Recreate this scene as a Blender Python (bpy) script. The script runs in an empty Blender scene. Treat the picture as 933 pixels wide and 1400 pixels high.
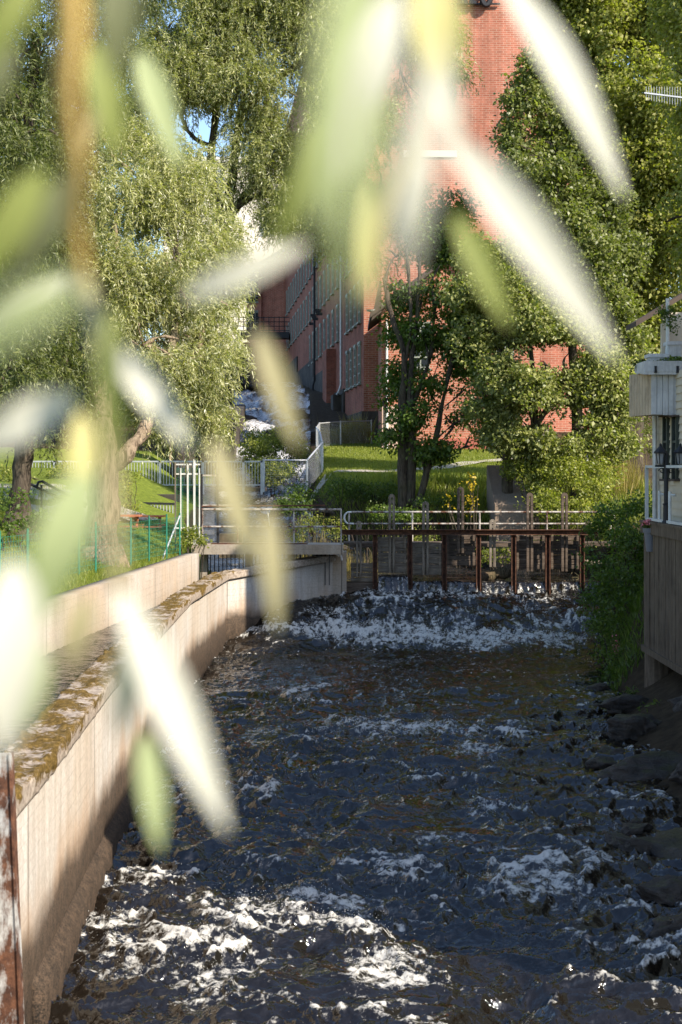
import bpy, math, random
import numpy as np
from mathutils import Vector
random.seed(7)
RNG = np.random.default_rng(11)
SC = bpy.context.scene
COL = SC.collection
R = math.radians
# ------------------------------------------------------------------ placement helper: photo pixel + distance -> world point
F, CX, HY, ZC = 1944.0, 466.5, 640.0, 4.5
def P(px, py, D):
    return np.array([(px - CX) / F * D, D, ZC - (py - HY) / F * D])
def nrm(v):
    v = np.asarray(v, float); return v / (np.linalg.norm(v) + 1e-12)
# ------------------------------------------------------------------ numpy noise
_perm = np.random.default_rng(3).permutation(512)
def _h(ix, iy, iz=0, seed=0):
    return _perm[(_perm[(_perm[(ix + seed * 37) & 511] + iy) & 511] + iz + seed) & 511]
_gr = np.random.default_rng(5).uniform(0, 2 * np.pi, 512)
_gx, _gy = np.cos(_gr), np.sin(_gr)
def n2(x, y, seed=0):
    x = np.asarray(x, float); y = np.asarray(y, float)
    ix = np.floor(x).astype(np.int64); iy = np.floor(y).astype(np.int64)
    fx, fy = x - ix, y - iy
    u = fx * fx * fx * (fx * (fx * 6 - 15) + 10); v = fy * fy * fy * (fy * (fy * 6 - 15) + 10)
    def g(a, b):
        h = _h(ix + a, iy + b, 0, seed)
        return _gx[h] * (fx - a) + _gy[h] * (fy - b)
    a0 = g(0, 0); a1 = g(1, 0); b0 = g(0, 1); b1 = g(1, 1)
    return ((a0 + u * (a1 - a0)) * (1 - v) + (b0 + u * (b1 - b0)) * v) * 1.5
_val = np.random.default_rng(9).uniform(-1, 1, 512)
def n3(x, y, z, seed=0):
    ix = np.floor(x).astype(np.int64); iy = np.floor(y).astype(np.int64); iz = np.floor(z).astype(np.int64)
    fx, fy, fz = x - ix, y - iy, z - iz
    fx = fx * fx * (3 - 2 * fx); fy = fy * fy * (3 - 2 * fy); fz = fz * fz * (3 - 2 * fz)
    r = 0
    for a in (0, 1):
        for b in (0, 1):
            for c in (0, 1):
                w = (fx if a else 1 - fx) * (fy if b else 1 - fy) * (fz if c else 1 - fz)
                r = r + w * _val[_h(ix + a, iy + b, iz + c, seed)]
    return r
def sstep(a, b, x):
    t = np.clip((x - a) / (b - a), 0, 1); return t * t * (3 - 2 * t)
# ------------------------------------------------------------------ object helpers
def tag(o, label=None, cat=None, group=None, kind=None):
    if label: o['label'] = label
    if cat: o['category'] = cat
    if group: o['group'] = group
    if kind: o['kind'] = kind
    return o
def empty(name, loc, label, cat, group=None, rz=0.0):
    o = bpy.data.objects.new(name, None); COL.objects.link(o)
    o.location = tuple(loc); o.rotation_euler = (0, 0, rz); o.empty_display_size = .2
    return tag(o, label, cat, group)
def auto_uv(me):
    nl = len(me.loops)
    if not nl: return
    co = np.empty(len(me.vertices) * 3, np.float32); me.vertices.foreach_get('co', co); co = co.reshape(-1, 3)
    vi = np.empty(nl, np.int32); me.loops.foreach_get('vertex_index', vi)
    pn = np.empty(len(me.polygons) * 3, np.float32); me.polygons.foreach_get('normal', pn); pn = pn.reshape(-1, 3)
    lt = np.empty(len(me.polygons), np.int32); me.polygons.foreach_get('loop_total', lt)
    n = np.repeat(pn, lt, axis=0); c = co[vi]
    flat = np.abs(n[:, 2]) > .8
    tx = -n[:, 1]; ty = n[:, 0]; L = np.sqrt(tx * tx + ty * ty) + 1e-9
    u = np.where(flat, c[:, 0], (c[:, 0] * tx + c[:, 1] * ty) / L); v = np.where(flat, c[:, 1], c[:, 2])
    uv = me.uv_layers.new(name='UVMap')
    uv.data.foreach_set('uv', np.stack([u, v], 1).astype(np.float32).ravel())
def link(name, me, mat, parent=None, smooth=False, uv=True):
    if smooth: me.polygons.foreach_set('use_smooth', np.ones(len(me.polygons), bool))
    me.update()
    if uv: auto_uv(me)
    for m in (mat if isinstance(mat, (list, tuple)) else [mat]): me.materials.append(m)
    o = bpy.data.objects.new(name, me); COL.objects.link(o)
    if parent is not None:
        o.parent = parent
        off = Vector(parent.matrix_basis.translation)
        if parent.rotation_euler.z == 0:
            q = parent.parent
            while q is not None: off += Vector(q.matrix_basis.translation); q = q.parent
            if off.length > 0:
                me.transform(__import__('mathutils').Matrix.Translation(-off))
    return o
class MB:
    """collects simple solids (world coordinates) and links them as one mesh"""
    def __init__(s): s.v = []; s.f = []
    def add(s, vs, fs):
        b = len(s.v); s.v.extend([tuple(map(float, p)) for p in vs]); s.f.extend([tuple(i + b for i in f) for f in fs]); return s
    def box(s, lo, hi):
        x0, y0, z0 = lo; x1, y1, z1 = hi
        return s.add([(x0,y0,z0),(x1,y0,z0),(x1,y1,z0),(x0,y1,z0),(x0,y0,z1),(x1,y0,z1),(x1,y1,z1),(x0,y1,z1)],
                     [(0,3,2,1),(4,5,6,7),(0,1,5,4),(1,2,6,5),(2,3,7,6),(3,0,4,7)])
    def bar(s, a, b, w, h=None, up=(0,0,1)):
        """rectangular bar from a to b; w across, h along up"""
        h = w if h is None else h
        a = np.asarray(a, float); b = np.asarray(b, float); d = nrm(b - a); up = np.asarray(up, float)
        if abs(d @ up) > .95: up = np.array([0, 1, 0.])
        sx = nrm(np.cross(d, up)); uz = np.cross(sx, d)
        vs = []
        for p in (a, b):
            for (i, j) in ((-1,-1),(1,-1),(1,1),(-1,1)): vs.append(p + sx * i * w / 2 + uz * j * h / 2)
        return s.add(vs, [(0,1,2,3)[::-1],(4,5,6,7),(0,1,5,4),(1,2,6,5),(2,3,7,6),(3,0,4,7)])
    def tube(s, pts, r, n=8, cap=True):
        pts = [np.asarray(p, float) for p in pts]; m = len(pts)
        rs = r if hasattr(r, '__len__') else [r] * m
        vs = []; ref = None
        for i, p in enumerate(pts):
            d = nrm(pts[min(i + 1, m - 1)] - pts[max(i - 1, 0)])
            if ref is None: ref = np.array([1, 0, 0.]) if abs(d[0]) < .8 else np.array([0, 1, 0.])
            a = nrm(ref - d * (ref @ d)); b = np.cross(d, a); ref = a
            for k in range(n):
                t = 2 * np.pi * k / n; vs.append(p + (a * np.cos(t) + b * np.sin(t)) * rs[i])
        fs = [(i*n+k, i*n+(k+1)%n, (i+1)*n+(k+1)%n, (i+1)*n+k) for i in range(m-1) for k in range(n)]
        if cap: fs += [tuple(range(n))[::-1], tuple(range((m-1)*n, m*n))]
        return s.add(vs, fs)
    def lathe(s, c, prof, n=14):
        c = np.asarray(c, float); vs = []
        for (r, z) in prof:
            for k in range(n):
                t = 2*np.pi*k/n; vs.append(c + np.array([r*np.cos(t), r*np.sin(t), z]))
        m = len(prof)
        fs = [(i*n+k, i*n+(k+1)%n, (i+1)*n+(k+1)%n, (i+1)*n+k) for i in range(m-1) for k in range(n)]
        fs += [tuple(range(n))[::-1], tuple(range((m-1)*n, m*n))]
        return s.add(vs, fs)
    def prism(s, poly, d):
        """closed 3-D polygon extruded by vector d"""
        poly = [np.asarray(p, float) for p in poly]; n = len(poly); d = np.asarray(d, float)
        return s.add(poly + [p + d for p in poly], [tuple(range(n)), tuple(range(n, 2*n))[::-1]] + [(i, i+n, (i+1)%n+n, (i+1)%n) for i in range(n)])
    def build(s, name, mat, parent=None, smooth=False, label=None):
        me = bpy.data.meshes.new(name); me.from_pydata(s.v, [], s.f); me.validate()
        import bmesh
        bm = bmesh.new(); bm.from_mesh(me); bmesh.ops.recalc_face_normals(bm, faces=bm.faces); bm.to_mesh(me); bm.free()
        o = link(name, me, mat, parent, smooth)
        if label: o['label'] = label
        return o
def mesh_arrays(name, V, Q, attrs=None):
    V = np.asarray(V, np.float32); Q = np.asarray(Q, np.int32)
    me = bpy.data.meshes.new(name); k = Q.shape[1]
    me.vertices.add(len(V)); me.vertices.foreach_set('co', V.ravel())
    me.loops.add(Q.size); me.loops.foreach_set('vertex_index', Q.ravel())
    me.polygons.add(len(Q)); me.polygons.foreach_set('loop_start', np.arange(0, Q.size, k, dtype=np.int32))
    try: me.polygons.foreach_set('loop_total', np.full(len(Q), k, np.int32))
    except Exception: pass
    for nme, arr in (attrs or {}).items():
        a = me.attributes.new(nme, 'FLOAT', 'POINT'); a.data.foreach_set('value', np.asarray(arr, np.float32))
    me.update(); me.validate()
    return me
def grid_mesh(name, X, Y, Z, attrs=None):
    m, n = X.shape
    idx = np.arange(m * n).reshape(m, n)
    Q = np.stack([idx[:-1, :-1], idx[:-1, 1:], idx[1:, 1:], idx[1:, :-1]], -1).reshape(-1, 4)
    return mesh_arrays(name, np.stack([X, Y, Z], -1).reshape(-1, 3), Q, attrs)
# ------------------------------------------------------------------ materials
class NT:
    def __init__(s, name):
        s.m = bpy.data.materials.new(name); s.m.use_nodes = True; s.t = s.m.node_tree; s.t.nodes.clear()
        s.out = s.n('ShaderNodeOutputMaterial')
    def n(s, typ, **kw):
        x = s.t.nodes.new(typ)
        for k, v in kw.items(): setattr(x, k, v)
        return x
    def l(s, a, b): s.t.links.new(a, b)
    def set(s, node, **kw):
        for k, v in kw.items():
            i = node.inputs[k.replace('_', ' ')]
            if hasattr(v, 'is_output') or isinstance(v, bpy.types.NodeSocket): s.l(v, i)
            else: i.default_value = v
        return node
    def coord(s, kind='Object'): return s.n('ShaderNodeTexCoord').outputs[kind]
    def mapping(s, vec, scale):
        mp = s.n('ShaderNodeMapping'); s.l(vec, mp.inputs['Vector']); mp.inputs['Scale'].default_value = scale; return mp.outputs[0]
    def noise(s, vec, scale, detail=4, rough=.55, dist=0):
        x = s.n('ShaderNodeTexNoise'); s.l(vec, x.inputs['Vector'])
        x.inputs['Scale'].default_value = scale; x.inputs['Detail'].default_value = detail
        x.inputs['Roughness'].default_value = rough; x.inputs['Distortion'].default_value = dist
        return x.outputs['Fac']
    def ramp(s, fac, stops, interp='LINEAR'):
        r = s.n('ShaderNodeValToRGB'); r.color_ramp.interpolation = interp; s.l(fac, r.inputs[0])
        e = r.color_ramp.elements
        while len(e) < len(stops): e.new(.5)
        for el, (p, c) in zip(e, stops):
            el.position = p; el.color = (c if hasattr(c, '__len__') else (c, c, c)) [:3] + (1,) if hasattr(c, '__len__') else (c, c, c, 1)
        return r.outputs[0]
    def mix(s, fac, a, b, mode='MIX'):
        x = s.n('ShaderNodeMix', data_type='RGBA', blend_type=mode)
        for sock, v in ((x.inputs['Factor'], fac), (x.inputs[6], a), (x.inputs[7], b)):
            if isinstance(v, bpy.types.NodeSocket): s.l(v, sock)
            elif hasattr(v, '__len__'): sock.default_value = tuple(v[:3]) + (1,)
            else: sock.default_value = v
        return x.outputs[2]
    def math(s, op, a, b=None, clamp=False):
        x = s.n('ShaderNodeMath', operation=op, use_clamp=clamp)
        for i, v in enumerate((a, b)):
            if v is None: continue
            if isinstance(v, bpy.types.NodeSocket): s.l(v, x.inputs[i])
            else: x.inputs[i].default_value = v
        return x.outputs[0]
    def bump(s, h, strength=.5, dist=.02):
        b = s.n('ShaderNodeBump'); b.inputs['Strength'].default_value = strength; b.inputs['Distance'].default_value = dist
        s.l(h, b.inputs['Height']); return b.outputs[0]
    def bsdf(s, color, rough=.8, metal=0, normal=None, spec=.3, **kw):
        b = s.n('ShaderNodeBsdfPrincipled')
        for k, v in (('Base Color', color), ('Roughness', rough), ('Metallic', metal), ('Specular IOR Level', spec)):
            if isinstance(v, bpy.types.NodeSocket): s.l(v, b.inputs[k])
            else: b.inputs[k].default_value = tuple(v[:3]) + (1,) if hasattr(v, '__len__') else v
        if normal is not None: s.l(normal, b.inputs['Normal'])
        return b.outputs[0]
    def done(s, sh):
        s.l(sh, s.out.inputs['Surface']); return s.m
def mat_plain(name, c, c2=None, scale=3, rough=.8, metal=0, bump=.15, bscale=40, spec=.3):
    t = NT(name); o = t.coord('Object')
    c2 = c2 or tuple(x * .6 for x in c)
    col = t.ramp(t.noise(o, scale, 5, .65), [(.3, c2), (.65, c)])
    return t.done(t.bsdf(col, rough, metal, t.bump(t.noise(o, bscale, 3), bump, .01), spec))
def mat_concrete(name, base, dark, warm, wet=0, board=True):
    t = NT(name); o = t.coord('Object'); uv = t.coord('UV')
    big = t.noise(o, .55, 5, .6); streak = t.noise(t.mapping(uv, (2.6, .22, 1)), 1.0, 6, .7, 1.2)
    fine = t.noise(o, 22, 5, .7)
    col = t.mix(t.ramp(big, [(.35, 0.0), (.65, 1.0)]), base, warm)
    col = t.mix(t.ramp(streak, [(.43, .0), (.76, .6)]), col, dark)
    col = t.mix(t.ramp(fine, [(.3, .35), (.6, 0.)]), col, tuple(x * .45 for x in dark))
    h = fine
    if board:   # board-marked: fine horizontal formwork joints, darker joints every few metres
        sx = t.n('ShaderNodeSeparateXYZ'); t.l(uv, sx.inputs[0])
        fr = t.math('FRACT', t.math('MULTIPLY', sx.outputs['Y'], 6.5))
        ln = t.math('LESS_THAN', fr, .07)
        fr2 = t.math('FRACT', t.math('MULTIPLY', sx.outputs['X'], .24)); ln2 = t.math('LESS_THAN', fr2, .008)
        lines = t.math('MAXIMUM', t.math('MULTIPLY', ln, t.ramp(t.noise(o, 1.3, 4), [(.35, 0.), (.7, .32)])), t.math('MULTIPLY', ln2, .7))
        col = t.mix(lines, col, tuple(x * .4 for x in dark))
        h = t.math('SUBTRACT', fine, lines)
    if wet:     # rust-brown run-off stain low on the wall
        sz0 = t.n('ShaderNodeSeparateXYZ'); t.l(o, sz0.inputs[0]); z0 = t.math('MULTIPLY_ADD', sz0.outputs['Z'], .55) if False else t.math('ADD', t.math('MULTIPLY', sz0.outputs['Z'], .5), t.math('MULTIPLY', t.noise(t.mapping(uv, (1.3, .5, 1)), 1.0, 4), .9))
        col = t.mix(t.ramp(z0, [(.75, .6), (1.0, .0)]), col, (.30, .19, .11))
    if wet:     # dark speckled band up to a ragged line above the water
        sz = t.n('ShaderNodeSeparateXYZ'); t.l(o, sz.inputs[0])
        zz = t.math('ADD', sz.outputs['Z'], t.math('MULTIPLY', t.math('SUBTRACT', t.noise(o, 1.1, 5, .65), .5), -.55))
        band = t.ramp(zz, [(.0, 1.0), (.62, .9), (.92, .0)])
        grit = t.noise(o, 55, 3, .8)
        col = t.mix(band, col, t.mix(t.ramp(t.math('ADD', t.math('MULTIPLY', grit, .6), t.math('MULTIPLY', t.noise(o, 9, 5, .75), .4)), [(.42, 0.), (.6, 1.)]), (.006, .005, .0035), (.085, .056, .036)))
    return t.done(t.bsdf(col, .85, 0, t.bump(h, .5, .012), .25))
def mat_brick(name, c1, c2, mortar, stain=.35, scale=1.0):
    t = NT(name); uv = t.coord('UV'); o = t.coord('Object')
    b = t.n('ShaderNodeTexBrick'); t.l(uv, b.inputs['Vector'])
    b.inputs['Scale'].default_value = 1.0; b.inputs['Brick Width'].default_value = .27 * scale; b.inputs['Row Height'].default_value = .085 * scale
    b.inputs['Mortar Size'].default_value = .011 * scale; b.inputs['Color1'].default_value = c1 + (1,); b.inputs['Color2'].default_value = c2 + (1,)
    b.inputs['Mortar'].default_value = mortar + (1,); b.inputs['Bias'].default_value = .0
    big = t.noise(o, .28, 6, .65); col = t.mix(t.ramp(big, [(.35, stain), (.6, 0.)]), b.outputs['Color'], tuple(x * .35 for x in c1))
    mid = t.noise(o, 2.2, 5, .7); col = t.mix(t.ramp(mid, [(.4, 0.), (.75, .55)]), col, tuple(min(1, x * 1.5 + .04) for x in c1))
    st = t.noise(t.mapping(uv, (.9, .10, 1)), 1.0, 6, .7, .8)
    col = t.mix(t.ramp(st, [(.48, 0.), (.74, .6)]), col, tuple(x * .30 for x in c1))
    return t.done(t.bsdf(col, .9, 0, t.bump(b.outputs['Fac'], -.4, .01), .2))
def mat_leaf(name, stops, back=None, trans=.35, rough=.45, spec=.35, tcol=None):
    t = NT(name); a = t.n('ShaderNodeAttribute', attribute_name='rnd')
    col = t.ramp(a.outputs['Fac'], stops)
    front = col
    if back is not None:
        g = t.n('ShaderNodeNewGeometry'); front = t.mix(t.math('MULTIPLY', g.outputs['Backfacing'], .8), col, back)
    p = t.bsdf(front, rough, 0, None, spec)
    tr = t.n('ShaderNodeBsdfTranslucent')
    tc = t.mix(1.0, col, tcol or (1.6, 1.9, .55), 'MULTIPLY'); t.l(tc, tr.inputs['Color'])
    mx = t.n('ShaderNodeMixShader'); mx.inputs[0].default_value = trans; t.l(p, mx.inputs[1]); t.l(tr.outputs[0], mx.inputs[2])
    return t.done(mx.outputs[0])
def mat_bark(name, c, dark):
    t = NT(name); o = t.coord('Object')
    ridg = t.noise(t.mapping(o, (9, 9, 1.6)), 1.4, 6, .65, 1.2)
    col = t.ramp(ridg, [(.36, dark), (.58, c)])
    col = t.mix(t.ramp(t.noise(o, 1.1, 4), [(.5, 0.), (.75, .5)]), col, (.09, .10, .04))
    return t.done(t.bsdf(col, .95, 0, t.bump(ridg, 1.0, .05), .15))
def mat_wood(name, c, dark, across=(2, 2, 14), scale=1.6):
    t = NT(name); o = t.coord('Object')
    g = t.noise(t.mapping(o, across), scale, 6, .65, .8)
    col = t.ramp(g, [(.33, dark), (.66, c)])
    col = t.mix(t.ramp(t.noise(o, 1.7, 5, .7), [(.45, 0.), (.7, .7)]), col, tuple(x * .55 for x in dark))
    return t.done(t.bsdf(col, .88, 0, t.bump(g, .5, .01), .2))
def mat_rust(name, paint=None, amt=(.45, .6)):
    t = NT(name); o = t.coord('Object')
    r = t.ramp(t.noise(o, 9, 6, .7), [(.3, (.028, .014, .010)), (.5, (.085, .038, .022)), (.72, (.19, .085, .045))])
    if paint:
        m = t.ramp(t.noise(t.mapping(o, (3, 3, 1.2)), 1.7, 6, .7), [(amt[0], 0.), (amt[1], 1.)]); r = t.mix(m, r, paint)
    return t.done(t.bsdf(r, .8, .1, t.bump(t.noise(o, 40, 4), .4, .008), .3))
M = {}
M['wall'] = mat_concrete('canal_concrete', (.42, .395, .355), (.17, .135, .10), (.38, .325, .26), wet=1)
M['conc'] = mat_concrete('grey_concrete', (.40, .36, .31), (.16, .13, .10), (.36, .28, .20))
M['concw'] = mat_concrete('ochre_concrete', (.46, .38, .27), (.20, .13, .07), (.48, .33, .16), board=False)
def _coping():
    t = NT('mossy_coping'); o = t.coord('Object')
    conc = t.ramp(t.noise(o, 14, 5, .7), [(.3, (.16, .12, .09)), (.6, (.44, .37, .30))])
    moss = t.ramp(t.noise(o, 24, 5, .7), [(.28, (.03, .019, .006)), (.5, (.12, .078, .022)), (.74, (.27, .175, .06))])
    a = t.n('ShaderNodeAttribute', attribute_name='moss')
    f = t.ramp(t.math('ADD', a.outputs['Fac'], t.math('MULTIPLY', t.math('SUBTRACT', t.noise(o, 17, 5, .75), .5), 1.3)), [(.40, 0.), (.56, 1.)])
    return t.done(t.bsdf(t.mix(f, conc, moss), .95, 0, t.bump(t.noise(o, 60, 4, .8), .8, .02), .1))
M['coping'] = _coping()
M['brick_shade'] = mat_brick('shaded_mill_brick', (.34, .105, .062), (.22, .066, .044), (.27, .18, .13), .6)  # darker copy of the front brick, for walls facing away from the sun
M['brick'] = mat_brick('sunlit_front_brick', (.40, .140, .085), (.29, .090, .055), (.43, .31, .235), .3, 1.35)  # lighter copy of the mill brick, for sunlit walls
M['stone'] = mat_plain('dark_foundation_stone', (.10, .085, .07), (.02, .018, .016), .9, .9, 0, .8, 3)
M['plaster'] = mat_plain('cream_plaster', (.72, .66, .56), (.62, .56, .47), .4, .9)
M['slab'] = mat_concrete('brown_concrete', (.27, .22, .18), (.12, .09, .07), (.25, .19, .14), board=False)
M['rust'] = mat_rust('rusty_steel')
M['rustpaint'] = mat_rust('flaking_painted_rust', (.42, .42, .40), (.50, .62))
M['railgrey'] = mat_rust('weathered_pipe', (.44, .41, .37), (.40, .56))
M['galv'] = mat_plain('galvanised_steel', (.55, .56, .57), (.40, .41, .42), 6, .45, .55, .1)
M['whitesteel'] = mat_plain('white_painted_steel', (.66, .67, .65), (.48, .49, .46), 4, .5, 0, .1)
M['greensteel'] = mat_plain('green_coated_wire', (.03, .20, .13), (.02, .13, .09), 4, .5, 0, .05)
M['darksteel'] = mat_plain('dark_steel', (.035, .036, .04), (.02, .02, .022), 4, .5, .3, .1)
M['gatewood'] = mat_wood('weathered_grey_boards', (.31, .265, .21), (.10, .08, .062), (1.2, 1.2, 16), 1.5)
M['gatewood_dark'] = mat_wood('wet_and_shaded_boards', (.17, .13, .10), (.05, .037, .028), (1.2, 1.2, 16), 1.5)  # also darkens the right-hand gates for the tree shade on them
M['stemwood'] = mat_wood('grey_timber_posts', (.29, .25, .20), (.09, .07, .05), (18, 18, 1.5), 1.2)
M['deckwood'] = mat_wood('brown_stained_boards', (.19, .145, .10), (.085, .062, .042), (16, 16, 1.2), 1.3)
M['siding'] = mat_plain('beige_siding_paint', (.62, .55, .43), (.52, .45, .34), 2, .7, 0, .1)
M['whiteboard'] = mat_wood('whitewashed_boards', (.66, .66, .66), (.50, .49, .48), (14, 14, 1), 1.0)
M['tanboard'] = mat_wood('tan_boards', (.62, .50, .36), (.44, .34, .23), (14, 14, 1), 1.0)
M['glass'] = NT('dark_window_glass'); M['glass'] = M['glass'].done(M['glass'].bsdf((.02, .025, .03), .06, 0, None, .6))
M['lampglass'] = mat_plain('frosted_lantern_glass', (.30, .31, .32), (.22, .22, .23), 5, .25)
M['frame'] = mat_plain('pale_green_window_paint', (.30, .32, .27), (.20, .22, .18), 3, .6)
M['blackframe'] = mat_plain('dark_green_window_paint', (.05, .06, .045), (.03, .035, .03), 3, .5)
M['roof'] = mat_plain('dark_roofing', (.10, .075, .06), (.06, .045, .04), 2, .85)
M['rooflight'] = mat_plain('pale_sheet_roof', (.60, .58, .52), (.50, .48, .43), .6, .6)
M['corr'] = mat_plain('pale_pink_render', (.58, .42, .34), (.50, .34, .27), .8, .9)
M['redpaint'] = mat_plain('red_painted_base', (.36, .11, .08), (.28, .085, .06), .8, .8)
M['grey_pot'] = mat_plain('grey_plastic', (.16, .165, .18), (.13, .135, .15), 3, .45, 0, .05)
M['redcloth'] = mat_plain('red_cloth', (.60, .03, .03), (.45, .02, .02), 3, .8)
M['tabletop'] = mat_wood('reddish_table_boards', (.50, .20, .11), (.34, .12, .06), (2, 14, 2), 1.5)
M['rag'] = mat_plain('pale_rag', (.75, .74, .72), (.5, .49, .47), 8, .9)
M['flowers'] = mat_plain('pink_petals', (.70, .25, .26), (.55, .12, .14), 30, .7)
M['path'] = mat_plain('gravel_path', (.42, .38, .33), (.30, .27, .23), 1.2, .95, 0, .4, 60)
M['bark_w'] = mat_bark('willow_bark', (.34, .26, .18), (.085, .06, .04))
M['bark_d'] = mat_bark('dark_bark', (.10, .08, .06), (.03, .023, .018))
M['log'] = mat_bark('wet_log', (.16, .11, .075), (.045, .03, .02))
def _rock():
    t = NT('mossy_rock'); o = t.coord('Object'); g = t.n('ShaderNodeNewGeometry')
    st = t.ramp(t.noise(o, 3.5, 6, .7), [(.3, (.014, .012, .009)), (.65, (.085, .066, .05))])
    ms = t.ramp(t.noise(o, 16, 5, .7), [(.3, (.014, .017, .003)), (.7, (.07, .068, .012))])
    s = t.n('ShaderNodeSeparateXYZ'); t.l(g.outputs['Normal'], s.inputs[0])
    f = t.ramp(t.math('ADD', s.outputs['Z'], t.math('MULTIPLY', t.math('SUBTRACT', t.noise(o, 3, 5, .7), .5), 1.6)), [(.8, 0.), (1.05, .85)])
    return t.done(t.bsdf(t.mix(f, st, ms), .42, 0, t.bump(t.math('ADD', t.noise(o, 12, 6, .75), t.math('MULTIPLY', t.noise(t.mapping(o, (1, 1, 5)), 3, 4, .6), .8)), 1.0, .07), .5))
M['rock'] = _rock()
def _ground():
    t = NT('ground_soil_and_turf'); o = t.coord('Object')
    tur = t.ramp(t.noise(o, 6, 6, .7), [(.3, (.06, .08, .012)), (.55, (.14, .18, .026)), (.75, (.22, .24, .04))])
    soil = t.ramp(t.noise(o, 4, 6, .7), [(.3, (.028, .02, .012)), (.7, (.085, .062, .038))])
    a = t.n('ShaderNodeAttribute', attribute_name='turf')
    f = t.ramp(t.math('ADD', a.outputs['Fac'], t.math('MULTIPLY', t.math('SUBTRACT', t.noise(o, 1.6, 5, .7), .5), .7)), [(.4, 0.), (.6, 1.)])
    return t.done(t.bsdf(t.mix(f, soil, tur), .95, 0, t.bump(t.noise(o, 30, 5, .8), .8, .04), .1))
M['ground'] = _ground()
def _water(name, deep, foamcol=(.80, .78, .72), scale=1.0, bumpd=.012):
    t = NT(name); o = t.coord('Object')
    mp = t.mapping(o, (1.0, 1.0, 1.0))
    a = t.n('ShaderNodeAttribute', attribute_name='foam')
    lace = t.noise(mp, 13 * scale, 7, .72, .8); lace2 = t.noise(mp, 46 * scale, 4, .7, .4)
    k = t.math('ADD', t.math('MULTIPLY', t.math('SUBTRACT', lace, .5), 2.5), t.math('MULTIPLY', t.math('SUBTRACT', lace2, .5), .8))
    f = t.math('ADD', a.outputs['Fac'], t.math('MULTIPLY', k, t.ramp(a.outputs['Fac'], [(.02, .0), (.22, .55), (.6, .85), (1.0, .7)])))
    f = t.ramp(f, [(.44, 0.), (.86, .86)])
    rip = t.math('ADD', t.noise(t.mapping(o, (1, 1.5, 1)), 7 * scale, 2.0, .5, .5), t.math('MULTIPLY', t.noise(t.mapping(o, (1, 1.4, 1)), 26 * scale, 1.5, .5), .22))
    rip = t.math('MULTIPLY', rip, t.ramp(t.noise(o, .9, 3), [(.35, .35), (.65, 1.5)]))
    nb = t.bump(rip, .8, bumpd * 3.2)
    wat = t.bsdf(deep, .05, 0, nb, .5)
    wat.node.inputs['IOR'].default_value = 1.6
    fo = t.bsdf(t.mix(t.noise(o, 20 * scale, 4), tuple(x * .72 for x in foamcol), foamcol), .6, 0, t.bump(t.math('ADD', lace, t.math('MULTIPLY', lace2, .5)), .9, .03), .3)
    fo.node.inputs['Subsurface Weight'].default_value = 0
    mx = t.n('ShaderNodeMixShader'); t.l(f, mx.inputs[0]); t.l(wat, mx.inputs[1]); t.l(fo, mx.inputs[2])
    return t.done(mx.outputs[0])
M['water'] = _water('river_water', (.007, .0052, .0034))
M['water_up'] = _water('upper_rapids_water', (.02, .02, .02), (.85, .85, .86), .6, .03)
M['leaf_willow'] = mat_leaf('willow_leaf', [(0, (.13, .14, .042)), (.5, (.29, .29, .115)), (1, (.46, .44, .20))], (.52, .52, .34), .32, .38, .5)
M['leaf_willow_far'] = mat_leaf('far_willow_leaf', [(0, (.10, .115, .03)), (.5, (.23, .24, .08)), (1, (.38, .37, .14))], (.44, .45, .26), .34, .38, .5)
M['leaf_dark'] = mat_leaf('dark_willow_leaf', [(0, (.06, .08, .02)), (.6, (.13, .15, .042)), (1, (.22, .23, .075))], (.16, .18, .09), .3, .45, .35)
M['leaf_tree'] = mat_leaf('broad_leaf', [(0, (.06, .075, .015)), (.5, (.155, .175, .045)), (1, (.33, .33, .12))], (.22, .25, .11), .34, .45, .4)
M['leaf_yellow'] = mat_leaf('yellowing_leaf', [(0, (.075, .09, .017)), (.5, (.205, .22, .045)), (1, (.36, .345, .09))], (.28, .26, .09), .40, .45, .4)
M['leaf_maple'] = mat_leaf('maple_leaf', [(0, (.045, .08, .014)), (.6, (.10, .155, .028)), (.93, (.17, .20, .04)), (1, (.35, .26, .03))], None, .42, .45, .35)
M['leaf_gold'] = mat_leaf('golden_leaf', [(0, (.30, .20, .015)), (1, (.62, .45, .03))], None, .4)
M['leaf_shrub'] = mat_leaf('shrub_leaf', [(0, (.08, .10, .016)), (.5, (.20, .22, .038)), (1, (.33, .32, .06))], (.2, .22, .08), .4, .42, .4)
M['leaf_bank'] = mat_leaf('bank_leaf', [(0, (.045, .07, .014)), (.6, (.10, .15, .028)), (1, (.19, .22, .05))], None, .4, .45, .35)
M['grass'] = mat_leaf('grass_blade', [(0, (.09, .115, .018)), (.5, (.19, .22, .035)), (1, (.33, .32, .08))], None, .4)
M['drygrass'] = mat_leaf('dry_stalk', [(0, (.14, .12, .03)), (.5, (.26, .21, .07)), (1, (.40, .30, .12))], None, .35)
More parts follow.
